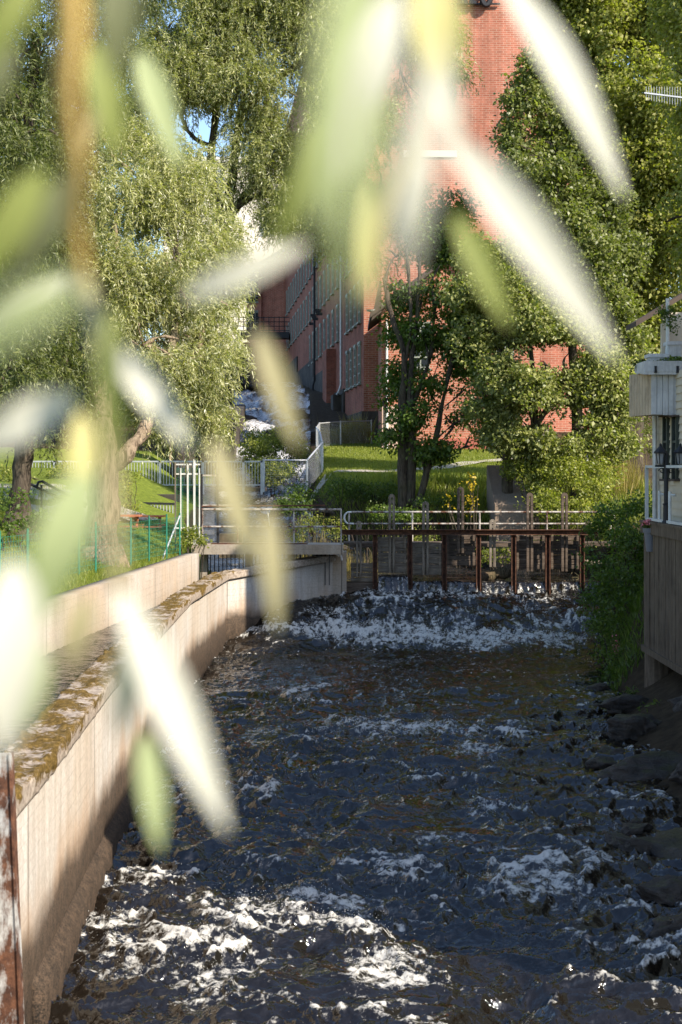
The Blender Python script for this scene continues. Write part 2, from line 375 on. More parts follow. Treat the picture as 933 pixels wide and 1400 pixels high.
# ------------------------------------------------------------------ terrain
def ip(y, xs, vs): return np.interp(y, xs, vs)
WALLP = np.array([(-2.30, 3.0), (-2.50, 11.5), (-2.76, 17), (-3.10, 29), (-2.93, 36.3), (-.02, 39.75)])
WALLZ = [1.93, 1.90, 1.87, 1.75, 1.65, 1.95]
def XL(Y): return ip(Y, WALLP[:, 1], WALLP[:, 0])
def XRW(Y): return ip(Y, [3, 14, 25, 37.6, 41], [-6.1, -5.6, -4.85, -3.75, -3.3])
def XR(Y): return ip(Y, [0, 10, 13.9, 17, 24, 28, 33, 40, 41], [3.2, 3.2, 3.35, 3.55, 4.2, 5.2, 6.2, 6.9, 7.2])
def XcL(Y): return ip(Y, [38, 41, 48, 55, 75, 95, 115, 140, 160], [-3.2, -3.6, -4.9, -4.8, -5.4, -7, -8.5, -10, -11])
def XcR(Y): return ip(Y, [40, 43, 45, 47, 50, 55, 75, 95, 115, 140, 160], [7.3, 6.6, 4.5, 1.0, -1.0, -1.6, -1.9, -2.4, -3.6, -5.6, -7])
def ZW(Y): return ip(Y, [40, 44, 48, 55, 62, 70, 80, 95, 120, 145], [1.30, 1.42, 2.15, 3.1, 4.2, 5.5, 7.0, 9.3, 11.5, 13])
def GR(Y): return ip(Y, [40, 44, 45.5, 48, 50, 72, 75, 140, 300], [2.2, 2.0, 2.6, 3.5, 4.0, 5.7, 5.85, 9, 12])
def H(X, Y):
    X = np.asarray(X, float); Y = np.asarray(Y, float)
    d = np.clip(XRW(Y) - X, 0, 60)
    hl = 2.05 + np.minimum(.14 * d + .04 * d * d, 1.5 + .02 * d) + ip(Y, [39, 46, 55, 75, 100, 145, 300], [0, .4, .8, 3.4, 7, 12, 16])
    t = X - XR(Y); sl = ip(Y, [0, 24, 28.5, 30.5, 36, 40], [.5, .5, .7, 2.6, 2.2, 1.2])
    hr = -.35 + np.minimum(np.clip(t, 0, 99) * sl, 3.5 + .0 * t) + np.clip(t - 6, 0, 30) * .04
    chan = np.where(X < XL(Y) - .2, .6, -.8)
    low = np.where(X < XRW(Y) - .45, hl,  np.where(t < 0, chan, hr))
    xl, xr = XcL(Y), XcR(Y); zw = ZW(Y)
    hl2 = np.maximum(hl, zw + .3 - 0 * d) * 1.0
    gr = np.maximum(GR(Y), zw + .15) * 1.0
    gr = np.where(Y < 75, GR(Y) + np.clip(X - 5, 0, 3) * .2 * (Y < 50), gr)
    up = np.where(X < xl, np.minimum(hl2, zw - .4 + (xl - X) * 2.5), np.where(X > xr, np.minimum(gr, zw - .4 + (X - xr) * 1.6 + .0), zw - .5))
    h = np.where(Y < 39.9, low, up)
    return h + .05 * n2(X * .6, Y * .6, 4) * (h > 0.8)
def axis(pts):
    out = []
    for a, b, s in pts: out.append(np.arange(a, b, s))
    out.append([pts[-1][1]]); return np.concatenate(out)
xs = axis([(-1500, -100, 200), (-100, -20, 5), (-20, -8, .6), (-8, 10, .22), (10, 20, .8), (20, 100, 5), (100, 1500, 200)])
ys = axis([(-400, -20, 60), (-20, 2, 2), (2, 60, .25), (60, 150, 1.0), (150, 300, 10), (300, 3000, 300)])
GX, GY = np.meshgrid(xs, ys)
GZ = H(GX, GY)
turf = np.clip((GX > XcR(GY) + .8) & (GY > 49.5) & (GY < 72.5) & (GX < 6.6), 0, 1) * 1.0 + ((GX < XRW(GY) - .1) & (GY < 47)) * .8 + ((GX < XcL(GY) - .3) & (GY >= 47) & (GY < 62)) * .75 + (GY > 150) * .8
tag(link('ground', grid_mesh('ground', GX, GY, GZ, {'turf': turf.ravel()}), M['ground'], smooth=True), kind='structure')
# ------------------------------------------------------------------ lower river
rows = 8.2 * np.exp(np.arange(0, math.log(40.1 / 8.2), .0021)); cols = np.arange(-3.4, 7.6, .021)
WX, WY = np.meshgrid(cols, rows)
def hump(Y, X):
    j = .55 * n2(X * .45, X * 0 + 1.7, 8) + .18 * n2(X * 1.3, X * 0, 9)
    y = Y + j
    return ip(y, [0, 35.2, 35.7, 36.2, 36.9, 37.6, 38.4, 39.3, 40.3, 42], [0, 0, .12, .10, .30, .62, .90, 1.02, 1.05, 1.05])
PATCH = [  # px, py, half-width px, half-height px, strength : where the photograph shows white water
    (500, 860, 130, 11, .95), (640, 874, 140, 9, 1.0), (740, 876, 50, 7, .8), (445, 862, 45, 12, .8), (560, 842, 60, 8, .45), (660, 830, 60, 8, .38), (760, 850, 40, 10, .5),
    (740, 815, 70, 7, .3), (620, 812, 110, 5, .55), (535, 806, 36, 9, .8), (460, 835, 40, 10, .6),
    (560, 996, 130, 7, .75), (645, 1024, 35, 9, .8), (480, 1000, 60, 6, .5), (330, 1085, 40, 6, .55), (680, 1103, 35, 9, .85), (600, 1140, 80, 6, .5), (430, 1142, 40, 5, .5),
    (745, 1218, 75, 13, .9), (690, 1205, 30, 8, .7), (400, 1238, 85, 24, .95), (500, 1268, 40, 14, .8), (350, 1275, 60, 10, .6), (530, 1322, 42, 26, .9), (250, 1305, 95, 18, .85), (300, 1335, 50, 14, .7),
    (150, 1262, 45, 14, .85), (180, 1322, 70, 12, .7), (205, 1095, 35, 22, .85), (225, 1012, 35, 10, .7), (200, 1205, 50, 10, .7), (330, 1360, 60, 10, .7), (120, 1200, 30, 8, .6), (790, 1272, 26, 9, .8),
    (820, 1300, 60, 7, .5), (360, 1180, 40, 6, .5), (560, 1190, 50, 6, .45), (840, 1148, 30, 8, .6), (700, 945, 60, 4, .3), (330, 960, 60, 5, .3), (460, 1395, 120, 8, .5), (680, 1160, 40, 5, .45), (430, 940, 60, 4, .3)]
T = np.zeros_like(WX)
wpx = CX + F * WX / WY; wpy = HY + F * ZC / WY; 
hz = hump(WY, WX); wpy = HY + F * (ZC - hz) / WY
jx = 24 * n2(WX * 1.1, WY * .9, 21) + 10 * n2(WX * 3, WY * 2.4, 22); jy = 8 * n2(WX * 1.3, WY, 23) + 4 * n2(WX * 4, WY * 3, 24)
for (px, py, a, b, s) in PATCH:
    m = np.exp(-(((wpx - px + jx) / a) ** 2 + ((wpy - py + jy * b / 9) / b) ** 2) * .5) * s
    T = np.maximum(T, m)
def ridge(x, y, s): return 1 - np.abs(n2(x, y, s)) * 2.1
qx = WX + .22 * n2(WX * .9, WY * .8, 31) + .06 * n2(WX * 3.1, WY * 2.7, 32); qy = WY + .25 * n2(WX * .8, WY * .7, 33) + .07 * n2(WX * 2.9, WY * 3.3, 34)
calm = 1 - .55 * np.exp(-((WY - 31.5) / 4.0) ** 2)
big = n2(qx * .55, qy * .85, 41) * .09 + n2(qx * 1.1, qy * 1.6, 42) * .075
def sharp(x, y, k): return np.clip(1 - np.abs(n2(x, y, k)) * 2.0, 0, 1) ** 2
rough = .75 + .45 * n2(qx * .5, qy * .6, 40)
mid = (sharp(qx * 1.1, qy * 1.9, 43) * .105 + sharp(qx * 2.3 + 3, qy * 3.6, 44) * .062) * rough
sml = (ridge(qx * 4.6, qy * 6.6, 45) * .017 + sharp(qx * 8.5, qy * 11, 39) * .012 + n2(qx * 2.0, qy * 3.4, 37) * .028 + n2(qx * 9, qy * 12, 46) * .008) * rough
fin = (n2(WX * 20, WY * 19, 47) + .5 * n2(WX * 36, WY * 34, 48)) * .0045
tur = n2(qx * 6, qy * 6, 49) * .035 + ridge(qx * 9, qy * 9, 50) * .022 + fin * 2.2
WZ = hz + calm * (big + mid + sml) - .065 + T * (.05 + tur) + fin * .35
wsum = mid + sml + big * .5; q1, q2 = np.quantile(wsum, [.80, .985]); crest = np.clip((wsum - q1) / (q2 - q1), 0, 1.2)
streak = ridge(qx * 1.0, qy * 3.0, 51) * .6 + ridge(qx * 3.2, qy * 5.0, 52) * .4
foam = np.clip(T * (.50 + .65 * (streak) + .45 * crest) , 0, 1.0) + .82 * np.clip(crest - .18, 0, 1) * np.clip(.55 + 1.1 * n2(qx * .8, qy * 1.0, 38), .1, 1) * (.45 + .55 * calm)
onhump = ((WY > 36.3) & (WY < 39.4)) * 1.0
foam = foam + onhump * .5 * np.clip(ridge(WX * 2.4, WY * .9, 53) - .35, 0, 1)
lines = np.clip(1 - np.abs(n2(qx * 1.9, qy * 4.2, 55)) * 7, 0, 1) * np.clip(n2(qx * .7, qy * .9, 56) * 1.3 + .35, 0, 1) + np.clip(1 - np.abs(n2(qx * 4.1, qy * 7.5, 57)) * 6, 0, 1) * np.clip(n2(qx * 1.1, qy * 1.4, 58) * 1.3 + .1, 0, 1)
glint_lines = np.clip(1 - np.abs(n2(qx * 6.5, qy * 13, 35)) * 5, 0, 1) * np.clip(n2(qx * 1.3, qy * 1.7, 36) * 1.6 + .25, 0, 1)  # thin pale lines standing in for bright glints on the ripples
foam = foam * np.clip(.82 + .55 * n2(qx * 10, qy * 14, 34) + .35 * n2(qx * 22, qy * 26, 33), .25, 1.2) + glint_lines * (.34 + .3 * crest)
foam = np.clip(foam + lines * (.46 + .30 * crest) * (1 - .35 * onhump), 0, 1)  # foam streaks, strengthened to stand in for sky glints too
edge = np.exp(-np.abs(WX - XL(WY)) / .10) * .35 + np.exp(-np.clip(XR(WY) - WX, 0, 9) / .12) * .2
foam = np.clip(foam + edge * (ridge(qx * 2, qy * 2, 54)), 0, 1)
tag(link('river_water', grid_mesh('river_water', WX, WY, WZ, {'foam': foam.ravel()}), M['water'], smooth=True, uv=False), kind='structure')
# spray thrown up by the white water (tiny drops, uncountable)
def spray(n, seed):
    g = np.random.default_rng(seed); w = (T.ravel() ** 2) * (T.ravel() > .5) * (foam.ravel() > .45); w = w * (WY.ravel() ** 1.0); w /= w.sum()
    i = g.choice(len(w), n, p=w); c = np.stack([WX.ravel()[i], WY.ravel()[i], WZ.ravel()[i]], 1)
    c += g.normal(0, 1, c.shape) * [.10, .10, 0]; c[:, 2] += np.abs(g.exponential(.045, n)) + .005
    r = g.uniform(.0015, .0045, n) * (c[:, 1] / 14) ** .7
    o = np.array([(1,0,0),(-1,0,0),(0,1,0),(0,-1,0),(0,0,1),(0,0,-1)], float)
    V = (c[:, None, :] + o[None] * r[:, None, None]).reshape(-1, 3)
    tri = np.array([(0,2,4),(2,1,4),(1,3,4),(3,0,4),(2,0,5),(1,2,5),(3,1,5),(0,3,5)])
    Q = (np.arange(n)[:, None, None] * 6 + tri[None]).reshape(-1, 3)
    return mesh_arrays('spray', V, Q)
def _drop():
    t = NT('water_drop_white'); return t.done(t.bsdf((.80, .79, .75), .4, 0, None, .5))
tag(link('spray', spray(7000, 4), _drop(), uv=False), 'white spray drops thrown up along the foaming wave crests', 'spray', kind='stuff')
# side channel water
sx_, sy_ = np.meshgrid(np.linspace(0, 1, 60), np.linspace(4, 38.5, 900))
SXX = XRW(sy_) + (XL(sy_) - .38 - XRW(sy_)) * sx_
SZ = 1.38 + .012 * n2(SXX * 2, sy_ * 3.5, 61) + .008 * n2(SXX * 5, sy_ * 9, 62)
tag(link('side_channel_water', grid_mesh('side_channel_water', SXX, sy_, SZ, {'foam': SZ.ravel() * 0}), M['water'], smooth=True, uv=False), kind='structure')
# pool above the gates, the stepped rapids and the falls behind
uy = axis([(39.95, 60, .12), (60, 145, .3)]); us = np.linspace(0, 1, 140)
US, UY = np.meshgrid(us, uy); UX = XcL(UY) - .3 + (XcR(UY) + .6 - XcL(UY)) * US
def zstep(Y, X):
    z = ZW(Y); w = sstep(50, 60, Y); st = np.floor((z + .25 * n2(X * .3, Y * .05, 70)) / .8) * .8; fr = (z - st) / .8
    return z * (1 - w) + w * (st + .8 * sstep(.25, .8, fr))
amp = sstep(44, 54, UY)
UZ = zstep(UY, UX) + amp * (.14 * n2(UX * 1.1, UY * .8, 71) + .09 * n2(UX * 3, UY * 2.2, 72)) + .015 * n2(UX * 3, UY * 4, 73)
gy = np.gradient(UZ, axis=0) / np.gradient(UY, axis=0)
ufo = np.clip(amp * (.04 + .62 * np.clip(gy * 1.3, 0, 1.2) + .34 * ridge(UX * .9, UY * .5, 74) + .16 * sstep(78, 95, UY)), 0, .9)
tag(link('upper_river_water', grid_mesh('upper_river_water', UX, UY, UZ, {'foam': ufo.ravel()}), M['water_up'], smooth=True, uv=False), kind='structure')
# ------------------------------------------------------------------ canal walls
def polyline_samples(Pn, vals, step):
    Pn = np.asarray(Pn, float); seg = np.linalg.norm(np.diff(Pn, axis=0), axis=1); s = np.concatenate([[0], np.cumsum(seg)])
    q = np.unique(np.concatenate([np.arange(0, s[-1], step), s])); 
    x = np.interp(q, s, Pn[:, 0]); y = np.interp(q, s, Pn[:, 1]); v = np.interp(q, s, vals)
    t = np.stack([np.gradient(x, q), np.gradient(y, q)], 1); t /= np.linalg.norm(t, axis=1)[:, None]
    return q, np.stack([x, y], 1), v, t
def sweep(name, Pn, vals, step, section, mat, parent=None, disp=None, attr=None, smooth=True, uv=True):
    """section: list of (offset to the right, z relative to vals) going round; swept along the polyline"""
    q, p, v, t = polyline_samples(Pn, vals, step); right = np.stack([t[:, 1], -t[:, 0]], 1)
    S = np.asarray(section, float); m = len(S)
    V = np.zeros((len(q), m, 3)); V[:, :, :2] = p[:, None, :] + right[:, None, :] * S[None, :, 0, None]; V[:, :, 2] = v[:, None] + S[None, :, 1]
    at = None
    if disp is not None: V, at = disp(V, S, right)
    idx = np.arange(len(q) * m).reshape(len(q), m); i2 = np.roll(idx, -1, axis=1)
    Q = np.stack([idx[:-1], i2[:-1], i2[1:], idx[1:]], -1).reshape(-1, 4)
    al = {'along': np.repeat(q, m)}
    if attr: al[attr] = at.ravel()
    me = mesh_arrays(name, V.reshape(-1, 3), Q, al)
    import bmesh
    bm = bmesh.new(); bm.from_mesh(me); bmesh.ops.holes_fill(bm, edges=[e for e in bm.edges if e.is_boundary], sides=0); bmesh.ops.recalc_face_normals(bm, faces=bm.faces); bm.to_mesh(me); bm.free()
    o = link(name, me, mat, parent, smooth, True); me = o.data; nl = len(me.loops)
    vi = np.empty(nl, np.int32); me.loops.foreach_get('vertex_index', vi); sa = np.empty(len(me.vertices), np.float32); me.attributes['along'].data.foreach_get('value', sa)
    co = np.empty(len(me.vertices) * 3, np.float32); me.vertices.foreach_get('co', co); uvv = np.stack([sa[vi], co.reshape(-1, 3)[vi, 2]], 1); me.uv_layers[0].data.foreach_set('uv', uvv.ravel())
    return o
cw = empty('canal_wall', (-2.6, 12, 0), 'long pale board-marked concrete canal wall with mossy coping, beside the rushing river', 'wall')
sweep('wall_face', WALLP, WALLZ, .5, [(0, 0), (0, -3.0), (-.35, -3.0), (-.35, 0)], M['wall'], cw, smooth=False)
sec = []
for a, b, n in (((.07, 0), (.07, .17), 6), ((.07, .17), (-.35, .17), 16), ((-.35, .17), (-.35, 0), 5), ((-.35, 0), (.07, 0), 6)):
    for k in range(n): sec.append((a[0] + (b[0] - a[0]) * k / n, a[1] + (b[1] - a[1]) * k / n))
def mossdisp(V, S, right):
    top = (S[:, 1] > .16)[None, :] * 1.0; fr = ((S[:, 0] > .05) & (S[:, 1] < .16))[None, :] * 1.0
    x, y, z = V[..., 0], V[..., 1], V[..., 2]
    lump = np.clip(n3(x * 5, y * 5, z * 5, 3) * .6 + n3(x * 13, y * 13, z * 13, 4) * .5 + .12, 0, 1)
    along = ip(y, [3, 30, 36.2, 36.8, 40], [1, 1, .9, .45, .1])
    mo = (top * (.74 + .30 * n3(x * 2.3, y * 2.3, z, 6) + .25 * n3(x * 7, y * 7, z, 9)) + fr * (.42 + .5 * n3(x * 2.0, y * 2.0, z * 2, 7) + .35 * (S[None, :, 1] - .08) / .09)) * along
    dz = top * lump * .06 * np.clip(mo * 1.5, 0, 1); dr = fr * lump * .055 * np.clip(mo * 1.6, 0, 1)
    V[..., 2] += dz; V[..., :2] += right[:, None, :] * dr[..., None]
    return V, np.clip(mo * .8 + lump * .35 * (top + fr) - .08, 0, 1)
sweep('coping', WALLP, WALLZ, .035, sec, M['coping'], cw, mossdisp, 'moss')
# low rough footing along the wall foot
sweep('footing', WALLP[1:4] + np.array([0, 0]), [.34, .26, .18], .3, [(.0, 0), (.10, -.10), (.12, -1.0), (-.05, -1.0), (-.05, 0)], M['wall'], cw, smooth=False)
pier = MB(); pier.prism([P(440, 757, 39.6) * [1, 1, 0] + [-.25, -.10, 2.16], P(474, 757, 39.6) * [1, 1, 0] + [0, -.10, 2.16], P(474, 757, 39.6) * [1, 1, 0] + [0, .75, 2.16], P(440, 757, 39.6) * [1, 1, 0] + [-.25, .75, 2.16]], (0, 0, -2.8))
tag(pier.build('concrete_pier', M['conc']), 'blocky concrete pier between the canal wall end and the first sluice gate', 'pier')
RWP = np.array([(-6.1, 3.0), (-5.6, 14), (-4.85, 25), (-3.72, 37.3)])
sweep('retaining_wall', RWP, [2.2, 2.2, 2.22, 2.27], .5, [(.0, 0), (.0, -2.0), (-.35, -2.0), (-.35, 0)], M['conc'], None, smooth=False)
tag(bpy.data.objects['retaining_wall'], 'low concrete retaining wall behind the narrow side channel, under the wire fence', 'wall')
# rusty steel post at the near end of the wall
sp = MB(); a = P(-6, 1030, 9.7); b = P(16, 1420, 9.7)
sp.bar(b + [0, 0, -.8], a, .20, .012); sp.bar(b + [.10, .03, -.8], a + [.10, .03, 0], .014, .10); sp.bar(b + [-.10, .03, -.8], a + [-.10, .03, 0], .014, .10)
tag(sp.build('steel_post', M['rustpaint']), 'rusty steel channel post with flaking pale paint at the near wall end', 'post')
# ------------------------------------------------------------------ concrete beam with grate and railing
DB = 38.6
wb = empty('service_bridge', P(370, 751, DB), 'weathered concrete footbridge beam with a rusty pipe railing over the side channel', 'footbridge')
m = MB(); m.prism([P(262, 745, DB - .3), P(470, 745, DB - .3), P(470, 758, DB - .3), P(262, 758, DB - .3)], (0, 1.2, 0)); m.build('beam', M['conc'], wb)
m = MB(); m.bar(P(289, 743.5, DB), P(421, 743.5, DB), .10, .04); m.build('base_plate', M['rust'], wb)
for nme, y, r in (('top_rail', 696.5, .028), ('mid_rail', 720, .024)):
    m = MB(); m.tube([P(276, y, DB), P(467, y - (0 if y > 700 else 0), DB)], r); m.build(nme, M['railgrey'], wb)
m = MB(); m.tube([P(276, 692.5, DB + .1), P(445, 691, DB + .1)], .02); m.build('upper_pipe', M['rust'], wb)
for x in (277, 325, 402, 466.5):
    m = MB(); m.tube([P(x, 696, DB), P(x, 747, DB)], .022); m.build('post', M['railgrey'], wb)
m = MB(); m.tube([P(366, 697, DB + .05), P(369, 720, DB + .05)], .018); m.build('brace', M['whitesteel'], wb)
m = MB()
for i in range(30):
    x = 288 + i * 5.6
    m.tube([P(x, 757, DB + .6), P(x, 800, DB + .6)], .013, 5)
m.build('trash_grate', M['darksteel'], wb)
for x in (279, 340, 399):
    m = MB(); m.box(P(x - 4.5, 800, DB + .1), P(x + 4.5, 757, DB + .1) + [0, .35, 0]); m.build('support', M['conc'], wb)
rg = MB(); g = np.random.default_rng(5)
c = P(457, 753, 39.45)
ring = [[c + [math.cos(t) * r * (1 + .5 * g.normal() * .5), math.sin(t) * r * .5, z + g.normal() * .03] for t in np.linspace(0, 6.283, 9)[:-1]] for r, z in ((.18, -.12), (.20, .0), (.12, .12), (.02, .16))]
vs = [p for q in ring for p in q]; rg.add(vs, [(i*8+k, i*8+(k+1) % 8, (i+1)*8+(k+1) % 8, (i+1)*8+k) for i in range(3) for k in range(8)])
rg.tube([c + [.05, -.1, .05], c + [.18, -.14, -.10], c + [.22, -.15, -.26]], [.05, .04, .02], 6)
tag(rg.build('crumpled_rag', M['rag']), 'crumpled pale rag draped on the concrete pier beside the sluice', 'rag')
# ------------------------------------------------------------------ sluice: frame, gates, railing
DS = 40.0
sl = empty('sluice', P(650, 800, DS), 'rusty steel sluice frame with one long beam and slotted posts across the river', 'sluice')
def steel_beam(m, a, b, h):
    m.bar(a, b, .02, h); m.bar(a + [0, -.06, h/2], b + [0, -.06, h/2], .14, .016); m.bar(a + [0, -.06, -h/2], b + [0, -.06, -h/2], .14, .016)
m = MB(); steel_beam(m, P(466, 727.5, DS - .25), P(845, 727.5, DS - .25), .13); m.build('beam', M['rust'], sl)
m = MB(); m.bar(P(478, 746, DS + .25), P(842, 744, DS + .25), .10, .10); m.build('cross_timber', M['gatewood_dark'], sl)
POSTS = [(513, 794), (560.5, 800), (607.5, 808), (654, 811), (702, 811), (748.6, 805), (795.5, 797)]
for x, yb in POSTS:
    m = MB(); a = P(x, 731, DS - .18); b = P(x, 815, DS - .18)
    m.bar(b, a, .10, .012, up=(0, 1, 0)); m.bar(b + [-.055, -.06, 0], a + [-.055, -.06, 0], .025, .16, up=(0, 1, 0)); m.bar(b + [.055, -.06, 0], a + [.055, -.06, 0], .025, .16, up=(0, 1, 0))
    m.build('post', M['rust'], sl)
m = MB(); m.box(P(474, 830, DS) * [1, 1, 1] + [0, -.12, -.5], P(845, 797, DS) + [0, .05, 0]); m.build('sill', M['gatewood_dark'], sl)
m = MB(); m.box(P(474, 812, DS) + [0, -.02, 0], P(514, 795, DS) + [0, .15, 0]); m.build('side_sill', M['gatewood_dark'], sl)
GATES = [(480, 511, 769, 796, 491, 712, 789, 'gatewood', 'low wet sluice gate with a short lifting post next to the concrete pier'),
         (517, 556, 734, 783, 536, 676, 783, 'gatewood', 'pale grey sluice gate with a tall round-headed lifting post, over the splashing outlet'),
         (564, 604, 742, 786, 582, 686, 786, 'gatewood', 'weathered brown sluice gate with a medium lifting post, third from the concrete pier'),
         (611, 650, 731, 773, 630, 666, 756, 'gatewood_dark', 'raised dark sluice gate with open water visible beneath its boards'),
         (706, 745, 732, 778, 724.5, 674, 781, 'gatewood_dark', 'dark sluice gate just right of the open bay, lifting post close to its middle'),
         (753, 792, 732, 778, 772, 674, 781, 'gatewood_dark', 'dark end sluice gate nearest the bushy right bank')]
g = np.random.default_rng(8)
def gate_stem(m, x, y0, y1, w=9):
    a = P(x, y1, DS - .02); b = P(x, y0 + 4, DS - .02); hw = w * DS / F / 2
    # two timbers with a slot between and a rounded cap
    m.bar(a + [-hw * .58, 0, 0], b + [-hw * .58, 0, 0], hw * .72, .12, up=(0, 1, 0)); m.bar(a + [hw * .58, 0, 0], b + [hw * .58, 0, 0], hw * .72, .12, up=(0, 1, 0))
    n = 8; poly = [b + [hw * .95 * math.cos(t), -.06, hw * .95 * math.sin(t)] for t in np.linspace(0, math.pi, n)]
    m.prism(poly, (0, .12, 0))
    for yy in (y0 + 10, (y0 + y1) / 2): 
        c = P(x, yy, DS - .02); m.box(c + [-hw * .3, -.05, -.04], c + [hw * .3, .05, .04])
for (x0, x1, y0, y1, sxp, sy0, sy1, mt, lab) in GATES:
    e = empty('sluice_gate', P((x0 + x1) / 2, y1, DS + .1), lab, 'sluice gate', 'timber sluice gates in the rusty frame')
    m = MB(); n = max(3, int(round((y1 - y0) / 7))); 
    for k in range(n):
        ya = y0 + (y1 - y0) * k / n + .5; yb = y0 + (y1 - y0) * (k + 1) / n - .4
        d = g.normal() * .008; lo = P(x0 + g.normal() * .4, yb, DS + .08); hi = P(x1 + g.normal() * .4, ya, DS + .08)
        m.box((lo[0], lo[1] + d, lo[2] + g.normal() * .004), (hi[0], lo[1] + .06 + d, hi[2] + g.normal() * .004))
    m.build('boards', M[mt], e)
    m = MB(); gate_stem(m, sxp, sy0, sy1, 9.5 if sy0 < 700 else 8); m.build('lifting_post', M['stemwood' if sxp < 600 else 'gatewood_dark'], e)
    for xx in (x0 + 2, x1 - 2): m = MB(); m.bar(P(xx, y1, DS + .05), P(xx, y0, DS + .05), .06, .05, up=(0, 1, 0)); m.build('batten', M[mt], e)
m = MB(); gate_stem(m, 673.5, 710, 775, 9); tag(m.build('lifting_post', M['stemwood']), 'lone short lifting post without boards in the open sluice bay', 'post')
DR = 41.2
pr = empty('pipe_railing', P(650, 716, DR), 'grey pipe handrail along the walkway behind the sluice gates, with a curled end', 'railing')
m = MB(); m.tube([P(481, 700, DR), P(832, 700, DR), P(839, 704, DR), P(841, 712, DR)], .028); m.build('top_rail', M['railgrey'], pr)
m = MB(); m.tube([P(481, 716, DR), P(832, 716, DR)], .024); m.build('mid_rail', M['railgrey'], pr)
m = MB(); m.tube([P(484, 700, DR)] + [P(478 - 7 * math.sin(t), 708 - 8 * math.cos(t), DR) for t in np.linspace(.3, 2.8, 8)] + [P(484, 716, DR)], .026); m.build('end_loop', M['whitesteel'], pr)
for x in (477.5, 564, 656, 748, 835):
    m = MB(); m.tube([P(x, 700, DR), P(x, 746, DR)], .026); m.build('post', M['railgrey'], pr)
m = MB(); m.bar(P(470, 742, DR - .3), P(842, 742, DR - .3), .7, .05); m.build('walkway_plank', M['gatewood_dark'], pr)
# logs and debris in the open bays
def log(name, a, b, r, mat, lab):
    m = MB(); g = np.random.default_rng(int(a[0] * 100) & 255); pts = [a + (b - a) * t + g.normal(0, .02, 3) for t in np.linspace(0, 1, 7)]
    m.tube(pts, [r * (.85 + .3 * g.random()) for _ in pts], 10); return tag(m.build(name, mat, smooth=True), lab, 'log')
log('driftwood_log', P(656, 792, DS + .5), P(702, 778, DS + .6), .16, M['log'], 'thick dark log jammed in the open sluice bay')
log('driftwood_log', P(798, 768, DS + .5), P(830, 771, DS + .9), .09, M['gatewood'], 'pale stripped log lying beyond the last sluice gate')
for k in range(7):
    x = 748 + g.uniform(0, 62); m = MB(); a = P(x, 797, DS - .05); m.tube([a, a + [g.uniform(-.4, .4), .1, g.uniform(.02, .2)], a + [g.uniform(-.8, .8), .2, g.uniform(.05, .4)]], [.025, .018, .006], 5)
    tag(m.build('stick', M['log']), 'dark stick caught on the sluice sill under the end gates', 'stick', 'sticks caught on the sill')
# thin falling sheets of water at the sill
def curtain(x0, x1, ytop, seed, d0=-.12, reach=.30):
    n = 44; mm = 16; S, Tt = np.meshgrid(np.linspace(0, 1, n), np.linspace(0, 1, mm))
    A = P(x0, ytop, DS); B = P(x1, ytop, DS); X = A[0] + (B[0] - A[0]) * S
    top = A[2] + .015; bot = .92
    Y = DS + d0 + .10 - (.12 + reach * Tt ** .6) + .03 * n2(X * 6, Tt * 2, seed); Z = top - (top - bot) * Tt ** 1.5 + .02 * n2(X * 5, Tt * 3, seed + 1)
    fo = np.clip(.06 + .36 * ridge(X * 5, Tt * .5, seed + 2) + .25 * Tt, 0, 1)
    return grid_mesh('waterfall', X, Y, Z, {'foam': fo.ravel()})
for i, (x0, x1, yt) in enumerate(((517, 557, 786), (564, 604, 794.5), (611, 652, 794.5), (658, 700, 795), (706, 746, 795), (752, 793, 795), (798, 826, 795))):
    tag(link('waterfall', curtain(x0, x1, yt, 80 + i, reach=.55 if i == 0 else .22), M['water'], None, True, False), kind='structure')
# ------------------------------------------------------------------ near left: wire fence, tall gate, table, stair rail
fp = [P(0, 805, 26.5), P(38, 798, 27.5), P(108, 786, 30), P(131, 782, 31), P(179, 772, 33.5), P(204, 768, 35), P(228, 760, 36.3), P(246, 757, 37.2)]
fp = [np.array([p[0], p[1], 2.25]) for p in fp]; fp.insert(0, np.array([-6.7, 17., 2.25])); fp.insert(0, np.array([-7.0, 11., 2.25]))
fe = empty('wire_fence', fp[3], 'low green wire mesh fence along the grass above the side channel', 'fence')
m = MB()
def lerp(a, b, t): return a + (b - a) * t
for a, b in zip(fp[:-1], fp[1:]):
    L = np.linalg.norm(b - a)
    for z in np.arange(.06, 1.0, .10): m.bar(a + [0, 0, z], b + [0, 0, z], .005)
    for s in np.arange(0, L, .10): q = lerp(a, b, s / L); m.bar(q + [0, 0, .04], q + [0, 0, .98], .005)
m.build('mesh', M['greensteel'], fe)
for p in fp:
    m = MB(); m.tube([p + [0, 0, -.3], p + [0, 0, 1.08]], .022, 7); m.build('post', M['greensteel'], fe)
m = MB(); q = fp[-1]; m.tube([q + [-.35, -.9, -.1], q + [0, 0, 1.0]], .024, 7); m.build('stay', M['galv'], fe)
